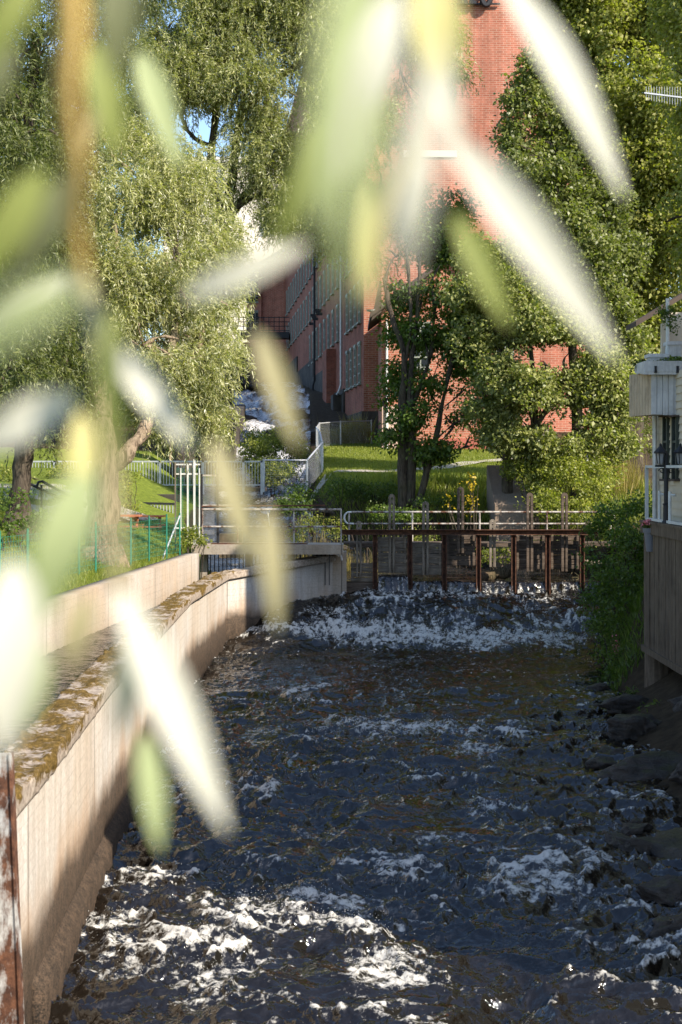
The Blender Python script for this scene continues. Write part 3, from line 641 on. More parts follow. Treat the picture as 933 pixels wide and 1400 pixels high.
# tall mesh gate frames
DG = 38.4
gt = empty('mesh_gate', P(262, 745, DG), 'tall white steel frame gate with green mesh beside the concrete beam', 'gate')
for x, y0, w in ((240, 632, .06), (247.5, 640, .05), (257, 633, .07), (266, 628, .09), (273, 640, .05)):
    m = MB(); m.bar(P(x, 752, DG), P(x, y0, DG), w * .6); m.build('post', M['whitesteel'] if x != 240 else M['stemwood'], gt)
for y in (635, 648, 722):
    m = MB(); m.bar(P(240, y, DG + .03), P(274, y, DG + .03), .04); m.build('rail', M['whitesteel'], gt)
m = MB()
for i in range(22): 
    x = 241 + i * 1.5; m.bar(P(x, 735, DG + .06), P(x, 640, DG + .06), .008)
for j in range(40):
    y = 640 + j * 2.4; m.bar(P(241, y, DG + .06), P(273, y, DG + .06), .008)
m.build('mesh', M['greensteel'], gt)
gs = empty('diamond_mesh_panel', P(300, 745, DG + .8), 'see-through galvanised mesh panel with dark frame posts behind the pipe railing', 'fence')
m = MB()
for i in range(-24, 30):
    for sgn in (1, -1):
        x0 = 277 + i * 1.7; 
        if sgn > 0: a, b = (x0, 740), (x0 + 46, 650)
        else: a, b = (x0 + 46, 740), (x0, 650)
        # clip to panel 277..300
        def clipx(a, b):
            (xa, ya), (xb, yb) = a, b; lo, hi = 277, 299; t0, t1 = 0, 1
            dx = xb - xa; ts = sorted(((lo - xa) / dx, (hi - xa) / dx)); t0 = max(0, ts[0]); t1 = min(1, ts[1]); return (t0, t1)
        t0, t1 = clipx(a, b)
        if t1 - t0 > .05:
            A = P(a[0] + (b[0]-a[0])*t0, a[1] + (b[1]-a[1])*t0, DG + .8); B = P(a[0] + (b[0]-a[0])*t1, a[1] + (b[1]-a[1])*t1, DG + .8); m.bar(A, B, .006)
m.build('mesh', M['galv'], gs)
for x in (276, 298):
    m = MB(); m.bar(P(x, 745, DG + .78), P(x, 648, DG + .78), .06); m.build('post', M['darksteel'], gs)
for ya, xb in ((650, 312), (691, 320)): m = MB(); m.bar(P(276, ya, DG + .78), P(xb, ya, DG + .78), .045); m.build('rail', M['railgrey'], gs)
# concrete blocks beside it
for (x0, x1, y0, y1, d, lab) in ((300, 326, 730, 748, 40.2, 'square weathered concrete block behind the pipe railing'), (322, 331, 726, 748, 41.0, 'small concrete stub beside the square block behind the pipe railing')):
    m = MB(); m.box(P(x0, y1 + 15, d), P(x1, y0, d) + [0, .5, 0]); tag(m.build('concrete_block', M['concw']), lab, 'concrete block')
def picnic_table(c, lab, w=1.5):
    e = empty('picnic_table', c, lab, 'table', 'outdoor tables by the channel railing')
    m = MB()
    for k in range(4): m.box(c + [-w/2, -.30 + k * .155, .71], c + [w/2, -.30 + k * .155 + .145, .75])
    m.build('table_top', M['tabletop'], e)
    for s in (-1, 1):
        m = MB(); m.bar(c + [s * w * .36, -.28, 0], c + [s * w * .36, .12, .71], .06); m.bar(c + [s * w * .36, .28, 0], c + [s * w * .36, -.12, .71], .06); m.build('leg', M['tabletop'], e)
        m = MB(); m.box(c + [-w/2, s * .62 - .13, .42], c + [w/2, s * .62 + .13, .46]); m.build('bench_seat', M['tabletop'], e)
c = P(202, 742, 42.0); c[2] = H(c[0], c[1]); picnic_table(np.array([c[0], c[1], 2.35]), 'reddish wooden picnic table on the gravel by the channel railing', 1.0)
c = P(174, 742, 41.0); picnic_table(np.array([c[0], c[1], 2.40]), 'red-orange wooden table half hidden behind the thick willow trunk', .8)
sr = empty('stair_rail', P(70, 700, 37), 'dark bent pipe handrail beside the path and dark tree trunk', 'handrail')
m = MB(); m.tube([P(38, 660, 37), P(75, 678, 37), P(118, 693, 37)], .035); m.build('lower_rail', M['darksteel'], sr)
m = MB(); m.tube([P(38, 698, 37), P(38, 660, 37)], .03); m.tube([P(57, 698, 37), P(57, 663, 37)], .03); m.build('post', M['darksteel'], sr)
m = MB(); m.tube([P(50, 666, 37), P(53, 659, 37), P(58, 658, 37), P(90, 676, 37), P(120, 690, 37)], .035); m.build('upper_rail', M['darksteel'], sr)
# gravel path on the left bank
py_, ps_ = np.meshgrid(np.linspace(36.5, 44, 30), np.linspace(0, 1, 8), indexing='ij'); pxx = -14 + ps_ * 7.5 + (py_ - 40) * .25
tag(link('path', grid_mesh('path', pxx, py_, H(pxx, py_) + .05), M['path'], smooth=True), kind='structure')
# ------------------------------------------------------------------ footbridge at the foot of the falls and its neighbours
DF = 55.0
fb = empty('footbridge', P(300, 668, DF), 'level footbridge with white-grey bar railing across the rapids', 'footbridge')
m = MB(); m.prism([P(30, 667, DF), P(362, 667, DF), P(362, 672, DF), P(30, 672, DF)], (0, 2.0, 0)); m.build('deck', M['gatewood_dark'], fb)
m = MB(); m.bar(P(30, 631, DF), P(360, 631, DF), .06); m.build('top_rail', M['galv'], fb)
m = MB(); m.bar(P(30, 663, DF), P(360, 663, DF), .05); m.build('bottom_rail', M['galv'], fb)
for x in (75, 120, 165, 219, 278, 333, 358):
    m = MB(); m.bar(P(x, 676, DF), P(x, 630, DF), .09, .06); m.build('post', M['galv'], fb)
for sg, (xa, xb) in enumerate(((30, 165), (165, 278), (278, 358))):
    m = MB()
    for x in np.arange(xa + 3, xb, 4.0): m.bar(P(x, 663, DF), P(x, 631, DF), .022)
    m.build('baluster_panel', M['galv'], fb)
lf = empty('channel_railing', P(200, 720, 47), 'dark-capped pale bar railing below the footbridge, behind the tables', 'railing')
m = MB(); m.bar(P(160, 687, 47), P(240, 689, 47), .07); m.build('rail', M['darksteel'], lf)
m = MB()
for x in np.arange(161, 240, 4.2): m.bar(P(x, 730, 47), P(x, 688, 47), .035)
m.build('baluster_panel', M['galv'], lf)
m = MB(); m.box(P(120, 740, 51), P(246, 676, 51) + [0, .6, 0]); tag(m.build('channel_bank_wall', M['stone']), 'dark stone bank wall under the white footbridge railing, behind the tables', 'wall')
# abutment with arch, left of the rapids
def arch_block(m, x0, x1, y0, y1, cx, r, ysp, D, depth):
    """wall x0..x1, y0 (top)..y1 with an arched opening centred cx, half width r, springing ysp"""
    pts = [(cx - r, y1)] + [(cx + r * math.cos(t), ysp - r * .8 * math.sin(t)) for t in np.linspace(math.pi, 0, 13)] + [(cx + r, y1)]
    poly = [(x0, y1), (x0, y0), (x1, y0), (x1, y1)] + pts[::-1]
    m.prism([P(x, y, D) for x, y in poly], (0, depth, 0))
ab = empty('bridge_abutment', P(270, 668, 60), 'ochre concrete abutment with an arched opening left of the rapids', 'abutment')
m = MB(); arch_block(m, 232, 307, 592, 668, 280, 17, 622, 60, 3.5); m.build('arched_wall', M['concw'], ab)
m = MB(); m.box(P(232, 668, 60) + [0, 3.0, 0], P(306, 600, 60) + [0, 3.3, 0]); m.build('back_wall', M['conc'], ab)
m = MB(); m.prism([P(313, 598, 60.1), P(336, 553, 82), P(336, 650, 82), P(313, 700, 60.1)], (-1.2, .2, 0)); m.build('channel_wall', M['stone'], ab)
for k in range(6):
    m = MB(); a = P(300 + k * 2.6, 601 - k * 6, 60.5 + k * 1.0); m.box(a + [-.15, 0, 0], a + [.55, .5, .11]); 
    tag(m.build('timber_baulk', M['gatewood_dark']), 'dark timber baulk stepped up the wall beside the falls', 'timber', 'stepped timbers beside the falls')
# ------------------------------------------------------------------ brick mills
FD = np.array([-.106, 1.0]); FD = FD / np.linalg.norm(FD); FN = np.array([-FD[1], FD[0]])   # river facade runs along FD, faces FN (left)
C0 = np.array([1.2, 75.0]); MH = 33.0; ML = 66.0
mill = empty('brick_mill', (C0[0], C0[1], 5.0), 'tall red brick mill with tall narrow windows rising from the rapids', 'mill')
def facade(u, out=0.0): q = C0 + FD * u + FN * out; return q
b0 = facade(0); b1 = facade(ML); w = 13.0
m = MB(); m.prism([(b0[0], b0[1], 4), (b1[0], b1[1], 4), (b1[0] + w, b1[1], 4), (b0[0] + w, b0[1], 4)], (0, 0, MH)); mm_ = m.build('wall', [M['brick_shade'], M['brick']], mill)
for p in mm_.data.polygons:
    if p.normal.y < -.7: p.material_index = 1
m = MB()
for (ua, ub, zt) in ((-.06, 9, 7.5), (9, 18, 9.2), (18, 30, 11.2), (30, 46, 12.6), (46, ML, 14)):
    qa, qb = facade(ua, .12), facade(ub, .12); ia, ib = facade(ua, -.3), facade(ub, -.3)
    m.prism([(qa[0], qa[1], 3), (qb[0], qb[1], 3), (ib[0], ib[1], 3), (ia[0], ia[1], 3)], (0, 0, zt - 3))
m.box((b0[0], b0[1] - .06, 4), (b0[0] + .95, b0[1] + .3, 7.5))
m.build('stone_base', M['stone'], mill)
# one window (frame with bars + panes) shared by every copy
def window_mesh(wd, ht, bars=3, cross=6):
    fr = MB(); t = .07
    for x in np.linspace(-wd/2, wd/2, bars): fr.box((x - t/2, -.05, 0), (x + t/2, .03, ht))
    for z in np.linspace(0, ht, cross): fr.box((-wd/2, -.045, z - t/2), (wd/2, .025, z + t/2))
    fr.box((-wd/2 - .12, -.14, -.14), (wd/2 + .12, .03, -.05)); fr.box((-wd/2 - .1, -.07, ht + .045), (wd/2 + .1, .03, ht + .2))
    return fr
gl = MB(); gl.box((-.40, -.02, 0), (.40, .06, 2.0))
fr = window_mesh(.82, 2.0, 3, 5)
w0 = gl.build('window', M['glass']); f0 = fr.build('frame', M['frame'])
bpy.context.view_layer.update()
ang = math.atan2(FN[0], -FN[1])     # local -Y looks out along FN
def put_window(q, z, rz, parent, first=[True]):
    if first[0]: a, b = w0, f0; first[0] = False
    else: a = w0.copy(); b = f0.copy(); COL.objects.link(a); COL.objects.link(b)
    a.parent = parent; a.location = (q[0] - parent.location.x, q[1] - parent.location.y, z - parent.location.z); a.rotation_euler = (0, 0, rz)
    b.parent = a; b.location = (0, 0, 0); b.rotation_euler = (0, 0, 0)
    return a
nwin = 0
for u in list(np.arange(1.6, 8.4, 2.0)) + list(np.arange(13, 62, 2.9)):
    for k, z in enumerate((9.1, 12.4, 15.7, 19.0)):
        if u > 9 and k == 0: continue
        if u > 36 and z < 13: continue
        if nwin >= 88: continue
        q = facade(u, .03); put_window(q, z, ang, mill); nwin += 1
for u, zlo, mt in ((9.3, 8.6, 'galv'), (27.5, 10, 'darksteel')):
    m = MB(); q = facade(u, .22); pts = [(q[0], q[1], MH + 3), (q[0], q[1], zlo + .8), (q[0] - .12, q[1], zlo + .4)]
    q2 = facade(u - .3 if mt == 'darksteel' else u + 4.0, .3)
    pts += [(q2[0], q2[1], zlo)] if mt == 'galv' else [(q[0], q[1], zlo - 1)]
    m.tube(pts, .085, 7); m.build('drainpipe', M[mt], mill)
# buttress and doorway recess seen half way along the base
for (ua, ub, zt) in ((10.2, 11.6, 8.9), (14.5, 17.0, 12.0)):
    m = MB(); qa, qb = facade(ua, .6), facade(ub, .6); ia, ib = facade(ua, 0), facade(ub, 0); m.prism([(qa[0], qa[1], 3.5), (qb[0], qb[1], 3.5), (ib[0], ib[1], 3.5), (ia[0], ia[1], 3.5)], (0, 0, zt - 3.5)); m.build('buttress', M['brick_shade'] if ua > 12 else M['stone'], mill)
for k in range(7):
    q = facade(22 + k * 1.1, .15); m = MB(); z = 15.0 + (k % 3) * .25; m.bar((q[0], q[1], z), (q[0] - .35, q[1], z), .18); m.build('wall_anchor', M['darksteel'], mill)
# string course and the lettering high on the front
m = MB(); m.box((P(552, 0, 75)[0], b0[1] - .10, P(0, 215, 75)[2]), (P(625, 0, 75)[0], b0[1] - .01, P(0, 206, 75)[2])); m.build('string_course', M['plaster'], mill)
sg = empty('sign_lettering', P(650, 6, 74.8), 'dark metal letters standing on a rail high on the sunlit brick front', 'sign')
m = MB(); m.bar(P(613, 5.3, 74.85), P(684, 5.3, 74.85), .10, .07); m.build('rail', M['darksteel'], sg)
def letter_A(cx, base, h, wd, D):
    m = MB(); a = P(cx, base, D); hw = wd * D / F / 2; hh = h * D / F; t = .26
    m.bar(a + [-hw, 0, 0], a + [-.1, 0, hh], t, .12, up=(0, 1, 0)); m.bar(a + [hw, 0, 0], a + [.1, 0, hh], t, .12, up=(0, 1, 0)); m.bar(a + [-hw * .7, .02, hh * .30], a + [hw * .7, .02, hh * .30], t, .10)
    for s in (-1, 1): m.box(a + [s * hw - .2, -.07, -.02], a + [s * hw + .2, .07, .14])
    return m
letter_A(640.5, 5, 28, 11.5, 74.7).build('letter', M['darksteel'], sg)
def letter_G(cx, base, h, wd, D):
    m = MB(); a = P(cx, base, D); r = wd * D / F / 2; hh = h * D / F; c = a + [0, 0, hh / 2]
    pts = [c + [r * math.cos(t), 0, hh / 2 * math.sin(t)] for t in np.linspace(.7, 2 * math.pi - .15, 22)] + [c + [r * .95, 0, 0], c + [r * .3, 0, 0]]
    m.tube(pts, .15, 6); return m
letter_G(665, 7, 26, 12, 74.7).build('letter', M['darksteel'], sg)
# annex in front of the mill, with dark eaves
DA = 68.0
ax0, ax1 = P(522, 0, DA)[0], 9.5
an = empty('brick_annex', (ax0, DA, 5.2), 'lower sunlit brick building with dark eaves behind the many-stemmed tree', 'building')
m = MB(); m.prism([(ax0, DA, 4.5), (ax0, DA, 12.0), ((ax0 + ax1) / 2, DA, 14.8), (ax1, DA, 12.0), (ax1, DA, 4.5)], (0, 6.0, 0)); m.build('wall', M['brick'], an)
for s, (xa, xb) in enumerate(((ax0 - .55, (ax0 + ax1) / 2), (ax1 + .55, (ax0 + ax1) / 2))):
    m = MB(); za = 12.0 - .55 * 2.8 / ((ax1 - ax0) / 2); m.prism([(xa, DA - .7, za + .04), (xb, DA - .7, 14.84), (xb, DA - .7, 15.1), (xa, DA - .7, za + .3)], (0, 7.0, 0)); m.build('roof', M['roof'], an)
m = MB(); m.prism([(ax0 - .5, DA - .6, 11.5), (ax0 - .03, DA - .6, 11.9), (ax0 - .03, DA - .6, 13.3), (ax0 - .12, DA - .6, 13.4)], (0, 1.6, 0)); m.build('eave_board', M['roof'], an)
m = MB(); m.box((ax0 + .02, DA - .05, 4.5), (P(556, 0, DA)[0], DA - .004, P(0, 555, DA)[2])); m.build('render_panel', M['corr'], an)
m = MB(); m.box((P(596, 0, DA)[0], DA - .06, 4.6), (P(668, 0, DA)[0], DA - .005, P(0, 600, DA)[2])); m.build('painted_base', M['redpaint'], an)
for px in (575, 690):
    for zz in (9.3,):
        put_window((P(px, 0, DA)[0], DA - .03), zz - .0, 0.0, an)
m = MB(); q = P(508.5, 427, DA - .5); m.lathe(q * [1, 1, 1], [(.02, .0), (.22, .05), (.26, .12)], 14); o = m.build('satellite_dish', M['whitesteel']); 
tag(o, 'small round white dish under the dark eaves of the brick annex', 'satellite dish')
m = MB(); q2 = P(541, 612, DA - .1); m.tube([(ax0 + .25, DA - .12, 5.0), (ax0 + .25, DA - .12, 11.6)], .06, 6); m.build('drainpipe', M['whitesteel'], an)
# far left-bank brick building, link bridge and arch
DL = 138.0
lm = empty('gabled_brick_mill', P(365, 470, DL), 'far gabled brick building across the falls with one sunlit end wall', 'building')
m = MB(); m.prism([P(358, 470, DL), P(390, 470, DL), P(390, 344, DL), P(358, 363, DL)], (-1.5, 20, 0)); m.build('wall', M['brick'], lm)
m = MB(); m.prism([P(338, 470, DL + 3), P(357.5, 470, DL - .5), P(357.5, 366, DL - .5), P(338, 371, DL + 3)], (0, 15, 0)); m.build('side_wall', M['brick_shade'], lm)
m = MB(); m.prism([P(320, 379, DL - 1), P(356, 362.5, DL - 1), P(391, 341.5, DL - 1), P(391, 337, DL - 1), P(356, 357.5, DL - 1), P(320, 374, DL - 1)], (-1.5, 22, 0)); m.build('roof', M['rooflight'], lm)
for x in (343, 349):
    for y in (412, 455): put_window(P(x, y, DL + .2)[:2], P(x, y, DL)[2], 0.25, lm)
br = empty('link_bridge', P(365, 460, 130), 'dark iron link bridge with thin railing between the two far brick buildings', 'footbridge')
m = MB(); m.bar(P(325, 459, 130), P(396, 459, 130), 1.6, .55); m.build('deck', M['darksteel'], br)
m = MB()
for y in (434, 440, 446, 452): m.bar(P(325, y, 129.3), P(396, y, 129.3), .07)
for x in range(326, 396, 7): m.bar(P(x, 456, 129.3), P(x, 433, 129.3), .07)
m.build('railing', M['darksteel'], br)
aw = empty('arched_retaining_wall', P(365, 530, 134), 'pale stone wall with a round arch below the far iron bridge', 'wall')
m = MB(); arch_block(m, 330, 398, 468, 545, 392, 17, 505, 134, 2.5); m.build('arched_wall', M['brick'], aw)
m = MB(); m.prism([P(300, 545, 133), P(352, 560, 133), P(348, 480, 133), P(320, 480, 133)], (0, 1.5, 0)); m.build('stone_pier', M['stone'], aw)
# cream tower block far behind
cb = empty('cream_building', P(330, 400, 175), 'tall cream rendered block with pale windows far behind the willow', 'building')
m = MB(); m.box(P(225, 640, 175), P(398, 218, 175) + [0, 14, 0]); m.build('wall', M['plaster'], cb)
m = MB(); m.box(P(223, 222, 174.6), P(400, 214, 174.6) + [0, 15, 0]); m.build('roof', M['rooflight'], cb)
for x in (262, 300, 366):
    for y in (262, 318):
        a = w0.copy(); f = f0.copy(); COL.objects.link(a); COL.objects.link(f); a.parent = cb; q = P(x, y, 174.9)
        a.location = tuple(q - np.array(cb.location)); a.scale = (1.5, 1, 1.3); a.rotation_euler = (0, 0, 0); f.parent = a; f.location = (0, 0, 0)
# ------------------------------------------------------------------ lawn fence, path
fpts = [P(508, 611, 72.5), P(466, 612, 71), P(437, 613, 69), P(433, 622, 65), P(438, 634, 60), P(441, 645, 56.5), P(420, 655, 54.6), P(361, 660, 53.5)]
fpts = [np.array([p[0], p[1], max(H(p[0], p[1]), 3.6 if p[1] < 56 else 4.2)]) for p in fpts]
lfc = empty('chain_link_fence', fpts[2], 'galvanised chain link fence curving round the lawn beside the upper rapids', 'fence')
m = MB()
for a, b in zip(fpts[:-1], fpts[1:]):
    L = np.linalg.norm(b - a)
    for z in np.arange(.05, 1.18, .075): m.bar(a + [0, 0, z], b + [0, 0, z], .004)
    for s in np.arange(0, L, .075): q = lerp(a, b, s / L); m.bar(q + [0, 0, .02], q + [0, 0, 1.18], .004)
m.build('mesh', M['galv'], lfc)
m = MB(); m.tube([p + [0, 0, 1.2] for p in fpts], .035, 6); m.build('top_rail', M['galv'], lfc)
for p in fpts:
    m = MB(); m.tube([p, p + [0, 0, 1.25]], .04, 6); m.build('post', M['galv'], lfc)
def strip(name, pts, wd, mat):
    q, p, v, t = polyline_samples(np.array(pts), [0] * len(pts), .5); r = np.stack([t[:, 1], -t[:, 0]], 1)
    s = np.linspace(-.5, .5, 5); X = p[:, 0:1] + r[:, 0:1] * s * wd; Y = p[:, 1:2] + r[:, 1:2] * s * wd
    return tag(link(name, grid_mesh(name, X, Y, H(X, Y) + .07), mat, smooth=True), kind='structure')
strip('lawn_path', [(-1.2, 54.5), (1.5, 54.0), (3.5, 55.5), (5.5, 59), (8.5, 62)], .9, M['path'])
# concrete ramp pillar behind the sluice
m = MB(); a0, a1 = P(677, 760, 44), P(724, 760, 44); zt_ = P(0, 690, 44)[2]; zb_ = P(0, 636, 47)[2]
m.prism([(a0[0], 44, 1.0), (a0[0], 44, zt_), (a0[0] + .05, 47, zb_), (a0[0] + .05, 47, 1.0)], (a1[0] - a0[0], 0, 0))
tag(m.build('concrete_slab', M['slab']), 'upright concrete slab with dappled light behind the sluice handrail', 'slab')
# ------------------------------------------------------------------ house on the right bank
ho = empty('timber_house', (6.4, 27, 3.3), 'beige timber house with narrow dark windows over the river deck', 'house')
HX = 6.38; HY1 = 28.75
m = MB()
nb = 21
for k in range(nb):
    z0 = 3.3 + k * .145
    m.prism([(HX - .005, HY1, z0), (HX - .03, HY1, z0), (HX - .005, HY1, z0 + .147)], (0, -9.0, 0))
m.box((HX, HY1 - 9, 3.2), (HX + 8, HY1, 6.3)); m.build('wall', M['siding'], ho)
m = MB(); m.box((HX + .02, HY1 - 9, 6.31), (HX + 8, 26.0, 9.3)); m.build('upper_storey', M['siding'], ho)  # out of view, extent and height set to shade the river
m = MB(); m.box((HX - .05, HY1 - .02, 3.3), (HX + .1, HY1 + .05, 6.36)); m.build('corner_board', M['siding'], ho)
m = MB(); m.tube([(HX - .10, HY1 - .30, 3.4), (HX - .10, HY1 - .30, 6.3)], .05, 8); m.build('drainpipe', M['galv'], ho)
for k, (yc) in enumerate((27.72, 26.95)):
    wn = MB(); wn.box((HX - .045, yc - .15, P(0, 655, yc)[2]), (HX - .01, yc + .15, P(0, 572, yc)[2])); wn = wn.build('window', M['glass'], ho)
    z0, z1 = P(0, 655, yc)[2], P(0, 570, yc)[2]
    m = MB()
    for yy in (yc - .17, yc + .17): m.box((HX - .075, yy - .03, z0), (HX - .012, yy + .03, z1))
    m.box((HX - .07, yc - .14, (z0 + z1) / 2 + .1), (HX - .02, yc + .14, (z0 + z1) / 2 + .14)); m.build('frame', M['blackframe'], wn)
    m = MB(); m.box((HX - .14, yc - .26, z1), (HX - .006, yc + .26, z1 + .03)); m.build('hood', M['roof'], wn)
    m = MB(); m.box((HX - .12, yc - .26, z0 - .04), (HX - .006, yc + .26, z0)); m.build('sill', M['roof'], wn)
# upper box bay with boards, gutter and planters
bx0 = P(891, 0, 27.0)[0]; zb, zt = P(0, 567, 27)[2], P(0, 508, 27)[2]
m = MB(); k = 0; x = bx0
g = np.random.default_rng(12)
while x < bx0 + 3.0:
    m.box((x, 27.0 + g.normal() * .004, zb + g.normal() * .005), (x + .098, 27.03, zt)); x += .108
m.box((bx0, 27.03, zb + .02), (bx0 + 3, 28.3, zt)); m.build('front_boards', M['whiteboard'], ho)
m = MB()
for k in range(8):
    m.prism([np.array([bx0 - .008 - k * .026, 27.03 + k * .13, zb]), np.array([bx0 - .03 - k * .026, 27.02 + k * .13 + .12, zb]), np.array([bx0 + .02, 27.02 + k * .13 + .12, zb]), np.array([bx0 + .02, 27.03 + k * .13, zb])], (0, 0, zt - zb))
m.build('side_boards', M['tanboard'], ho)
m = MB(); m.prism([P(868, 510, 27.9), P(881, 512, 26.85), P(881, 498, 26.85), P(868, 500, 27.9)], (3, 0, 0)); m.box((P(881, 0, 26.85)[0] + .01, 26.84, zt - .012), (bx0 + 3, 27.6, zt + .19)); m.build('gutter_board', M['whiteboard'], ho)
m = MB()
for x in (897, 927): q = P(x, 506, 26.8); m.box(q + [-.02, 0, -.05], q + [.02, .06, .08])
m.build('bracket', M['darksteel'], ho)
# upper storey behind and its roof edge
m = MB(); m.box((P(905, 0, 28)[0], 28.0, zt + .1), (P(912, 0, 28)[0], 28.12, 7.35)); m.box((P(912, 0, 28)[0], 28.3, zt + .1), (9, 28.4, 7.6)); m.build('porch_wall', M['siding'], ho)
m = MB(); m.prism([P(870, 446, 28.3), P(940, 404, 28.3), P(1100, 310, 28.3), P(1100, 303, 28.3), P(940, 397, 28.3), P(870, 439, 28.3)], (0, 1.0, 0)); m.build('roof', M['roof'], ho)
m = MB(); m.tube([P(913, 500, 27.6), P(913, 408, 27.6)], .035, 8); m.build('corner_post', M['whitesteel'], ho)
m = MB(); m.box((8.05, 28.6, 3.0), (12, 33.2, 13.0)); m.prism([(7.9, 28.4, 13.0), (10, 28.4, 14.2), (12.2, 28.4, 13.0)], (0, 5, 0)); m.build('added_shade_block', M['siding'], ho)  # unseen block added beside the house to shade the canal wall bend
# unseen rest of the house, its wing sized to shade the river
m = MB(); m.box((HX + .1, 9.2, 2.5), (HX + 8, HY1 - 9.1, 9.5)); m.build('unseen_wing', M['siding'], ho)
m = MB(); m.prism([(HX - .2, HY1 - 9.0, 9.0), (HX + 4.3, HY1 - 9.0, 11.0), (HX + 8.5, HY1 - 9.0, 9.0)], (0, 6.2, 0)); m.build('main_roof', M['roof'], ho)
for (x0, x1, lab) in ((889, 912, 'small white planter box at the near corner of the upper gutter'), (915, 932, 'white planter tub beside the upper balcony post')):
    m = MB(); q = P(x0, 497, 27.5); q2 = P(x1, 485 if x0 < 900 else 468, 27.5); m.box(q, q2 + [0, .35, 0]); m.box((q[0] - .03, q[1] - .03, q2[2] - .05), (q2[0] + .03, q2[1] + .38, q2[2] + .02)); tag(m.build('planter', M['whiteboard']), lab, 'planter')
# deck with skirt boards, on piles
de = empty('timber_deck', (6.05, 24, 3.3), 'river deck with a tall brown plank skirt on timber piles', 'deck')
m = MB(); y = 28.3; g = np.random.default_rng(2)
while y > 15:
    m.box((6.03 + g.normal() * .006, y - .125, .93), (6.07, y, 3.36)); y -= .133
m.box((6.04, 28.31, .93), (9, 28.36, 3.36)); m.build('skirt_boards', M['deckwood'], de)
m = MB(); m.box((5.99, 15, .86), (6.11, 28.42, .98)); m.box((5.98, 15, 3.22), (6.025, 28.42, 3.42)); m.build('rim_board', M['deckwood'], de)
m = MB(); m.box((5.96, 15, 3.42), (6.40, 28.42, 3.47)); m.build('deck_floor', M['deckwood'], de)
for (x, y, r) in ((6.25, 28.0, .27), (6.15, 24.6, .10), (6.2, 21, .2)):
    m = MB(); m.tube([(x, y, -.3), (x, y, .87)], [r * 1.05, r], 12); m.build('pile', M['deckwood'], de)
dr = empty('deck_railing', (6.15, 26, 3.5), 'white-framed glass railing on the deck edge by the lamp post', 'railing')
m = MB(); yA, yB = 28.0, 22.0
for z in (P(0, 638, 27.6)[2], P(0, 710, 27.6)[2]): m.bar((6.02, yA, z), (6.12, yB, z), .05)
m.bar((6.02, yA, P(0, 710, 27.6)[2]), (6.02, yA, P(0, 638, 27.6)[2]), .06); m.build('frame', M['whitesteel'], dr)
for yy in (27.05, 26.2): 
    m = MB(); m.tube([(6.06, yy, 3.45), (6.06, yy, 3.45 + .62)], .032, 8); m.tube([(6.06, yy, 4.0), (6.15, yy - .05, 4.0)], .03, 6); m.build('stub_post', M['whitesteel'], dr)
lp = empty('lamp_post', P(911, 715, 26.4), 'black lamp post on the deck with two hanging lanterns', 'street lamp')
m = MB(); q = P(911, 716, 26.4); m.lathe(q, [(.085, 0), (.085, .03), (.06, .06), (.055, .35), (.07, .36), (.045, .38), (.04, 1.3), (.02, 1.32)], 12); m.build('post', M['darksteel'], lp)
m = MB(); a = P(896, 637, 26.4); b = P(936, 637, 26.4); m.tube([a, b], .022, 6)
for s, cx0 in ((1, 918), (-1, 905)):
    cc = P(cx0, 644, 26.4); m.tube([cc + [.06 * s * math.cos(t) * (1 - t / 9), 0, .06 * math.sin(t) * (1 - t / 9)] for t in np.linspace(0, 6.5, 14)], .011, 5)
m.build('scroll_arm', M['darksteel'], lp)
for x in (903.5, 930.5):
    q = P(x, 634, 26.4); la = MB(); la.lathe(q, [(.02, -.02), (.055, .0), (.085, .19), (.10, .2)], 6); la = la.build('lantern', M['lampglass'], lp)
    m = MB(); m.lathe(q + [0, 0, .2], [(.125, -.01), (.125, .02), (.05, .10), (.025, .13), (.03, .15), (.008, .18)], 6)
    for k in range(6):
        t = k * math.pi / 3; m.bar(q + [.057 * math.cos(t), .057 * math.sin(t), 0], q + [.09 * math.cos(t), .09 * math.sin(t), .2], .012)
    m.build('frame', M['darksteel'], la)
fpot = empty('flower_pot', P(890, 755, 27.6), 'grey hanging pot with pink flowers at the deck corner', 'flower pot')
m = MB(); q = P(890, 754, 27.6); hh = (754 - 722) / F * 27.6
m.lathe(q, [(.085, 0), (.13, hh * .8), (.15, hh * .81), (.155, hh), (.13, hh), (.12, hh * .9)], 18); m.build('pot', M['grey_pot'], fpot)
# ------------------------------------------------------------------ antenna, parasol
at = empty('tv_antenna', P(930, 131, 31), 'rooftop television antenna with many short rods against the tall tree', 'antenna')
m = MB(); A = P(881, 127, 31); B = P(914, 131, 31); Cc = P(955, 136, 31); m.bar(A, Cc, .03); m.tube([P(955, 330, 31), P(955, 125, 31)], .035, 6); m.build('boom', M['galv'], at)
m = MB()
for t in np.linspace(.05, .98, 15): q = lerp(A, P(935, 134, 31), t); m.bar(q + [0, 0, -.14 - .05 * t], q + [0, 0, .14 + .10 * t], .007)
m.build('rods', M['galv'], at)
pa = empty('red_parasol', P(822, 640, 58), 'red parasol on a pale pole half hidden by the shrubs', 'parasol')
m = MB(); m.lathe(P(826, 590, 58), [(1.05, 0), (1.0, .06), (.4, .36), (.02, .48)], 8); m.build('canopy', M['redcloth'], pa)
m = MB(); m.tube([P(803, 655, 58), P(803, 600, 58), P(826, 584, 58)], .04, 6); m.build('pole', M['whitesteel'], pa)
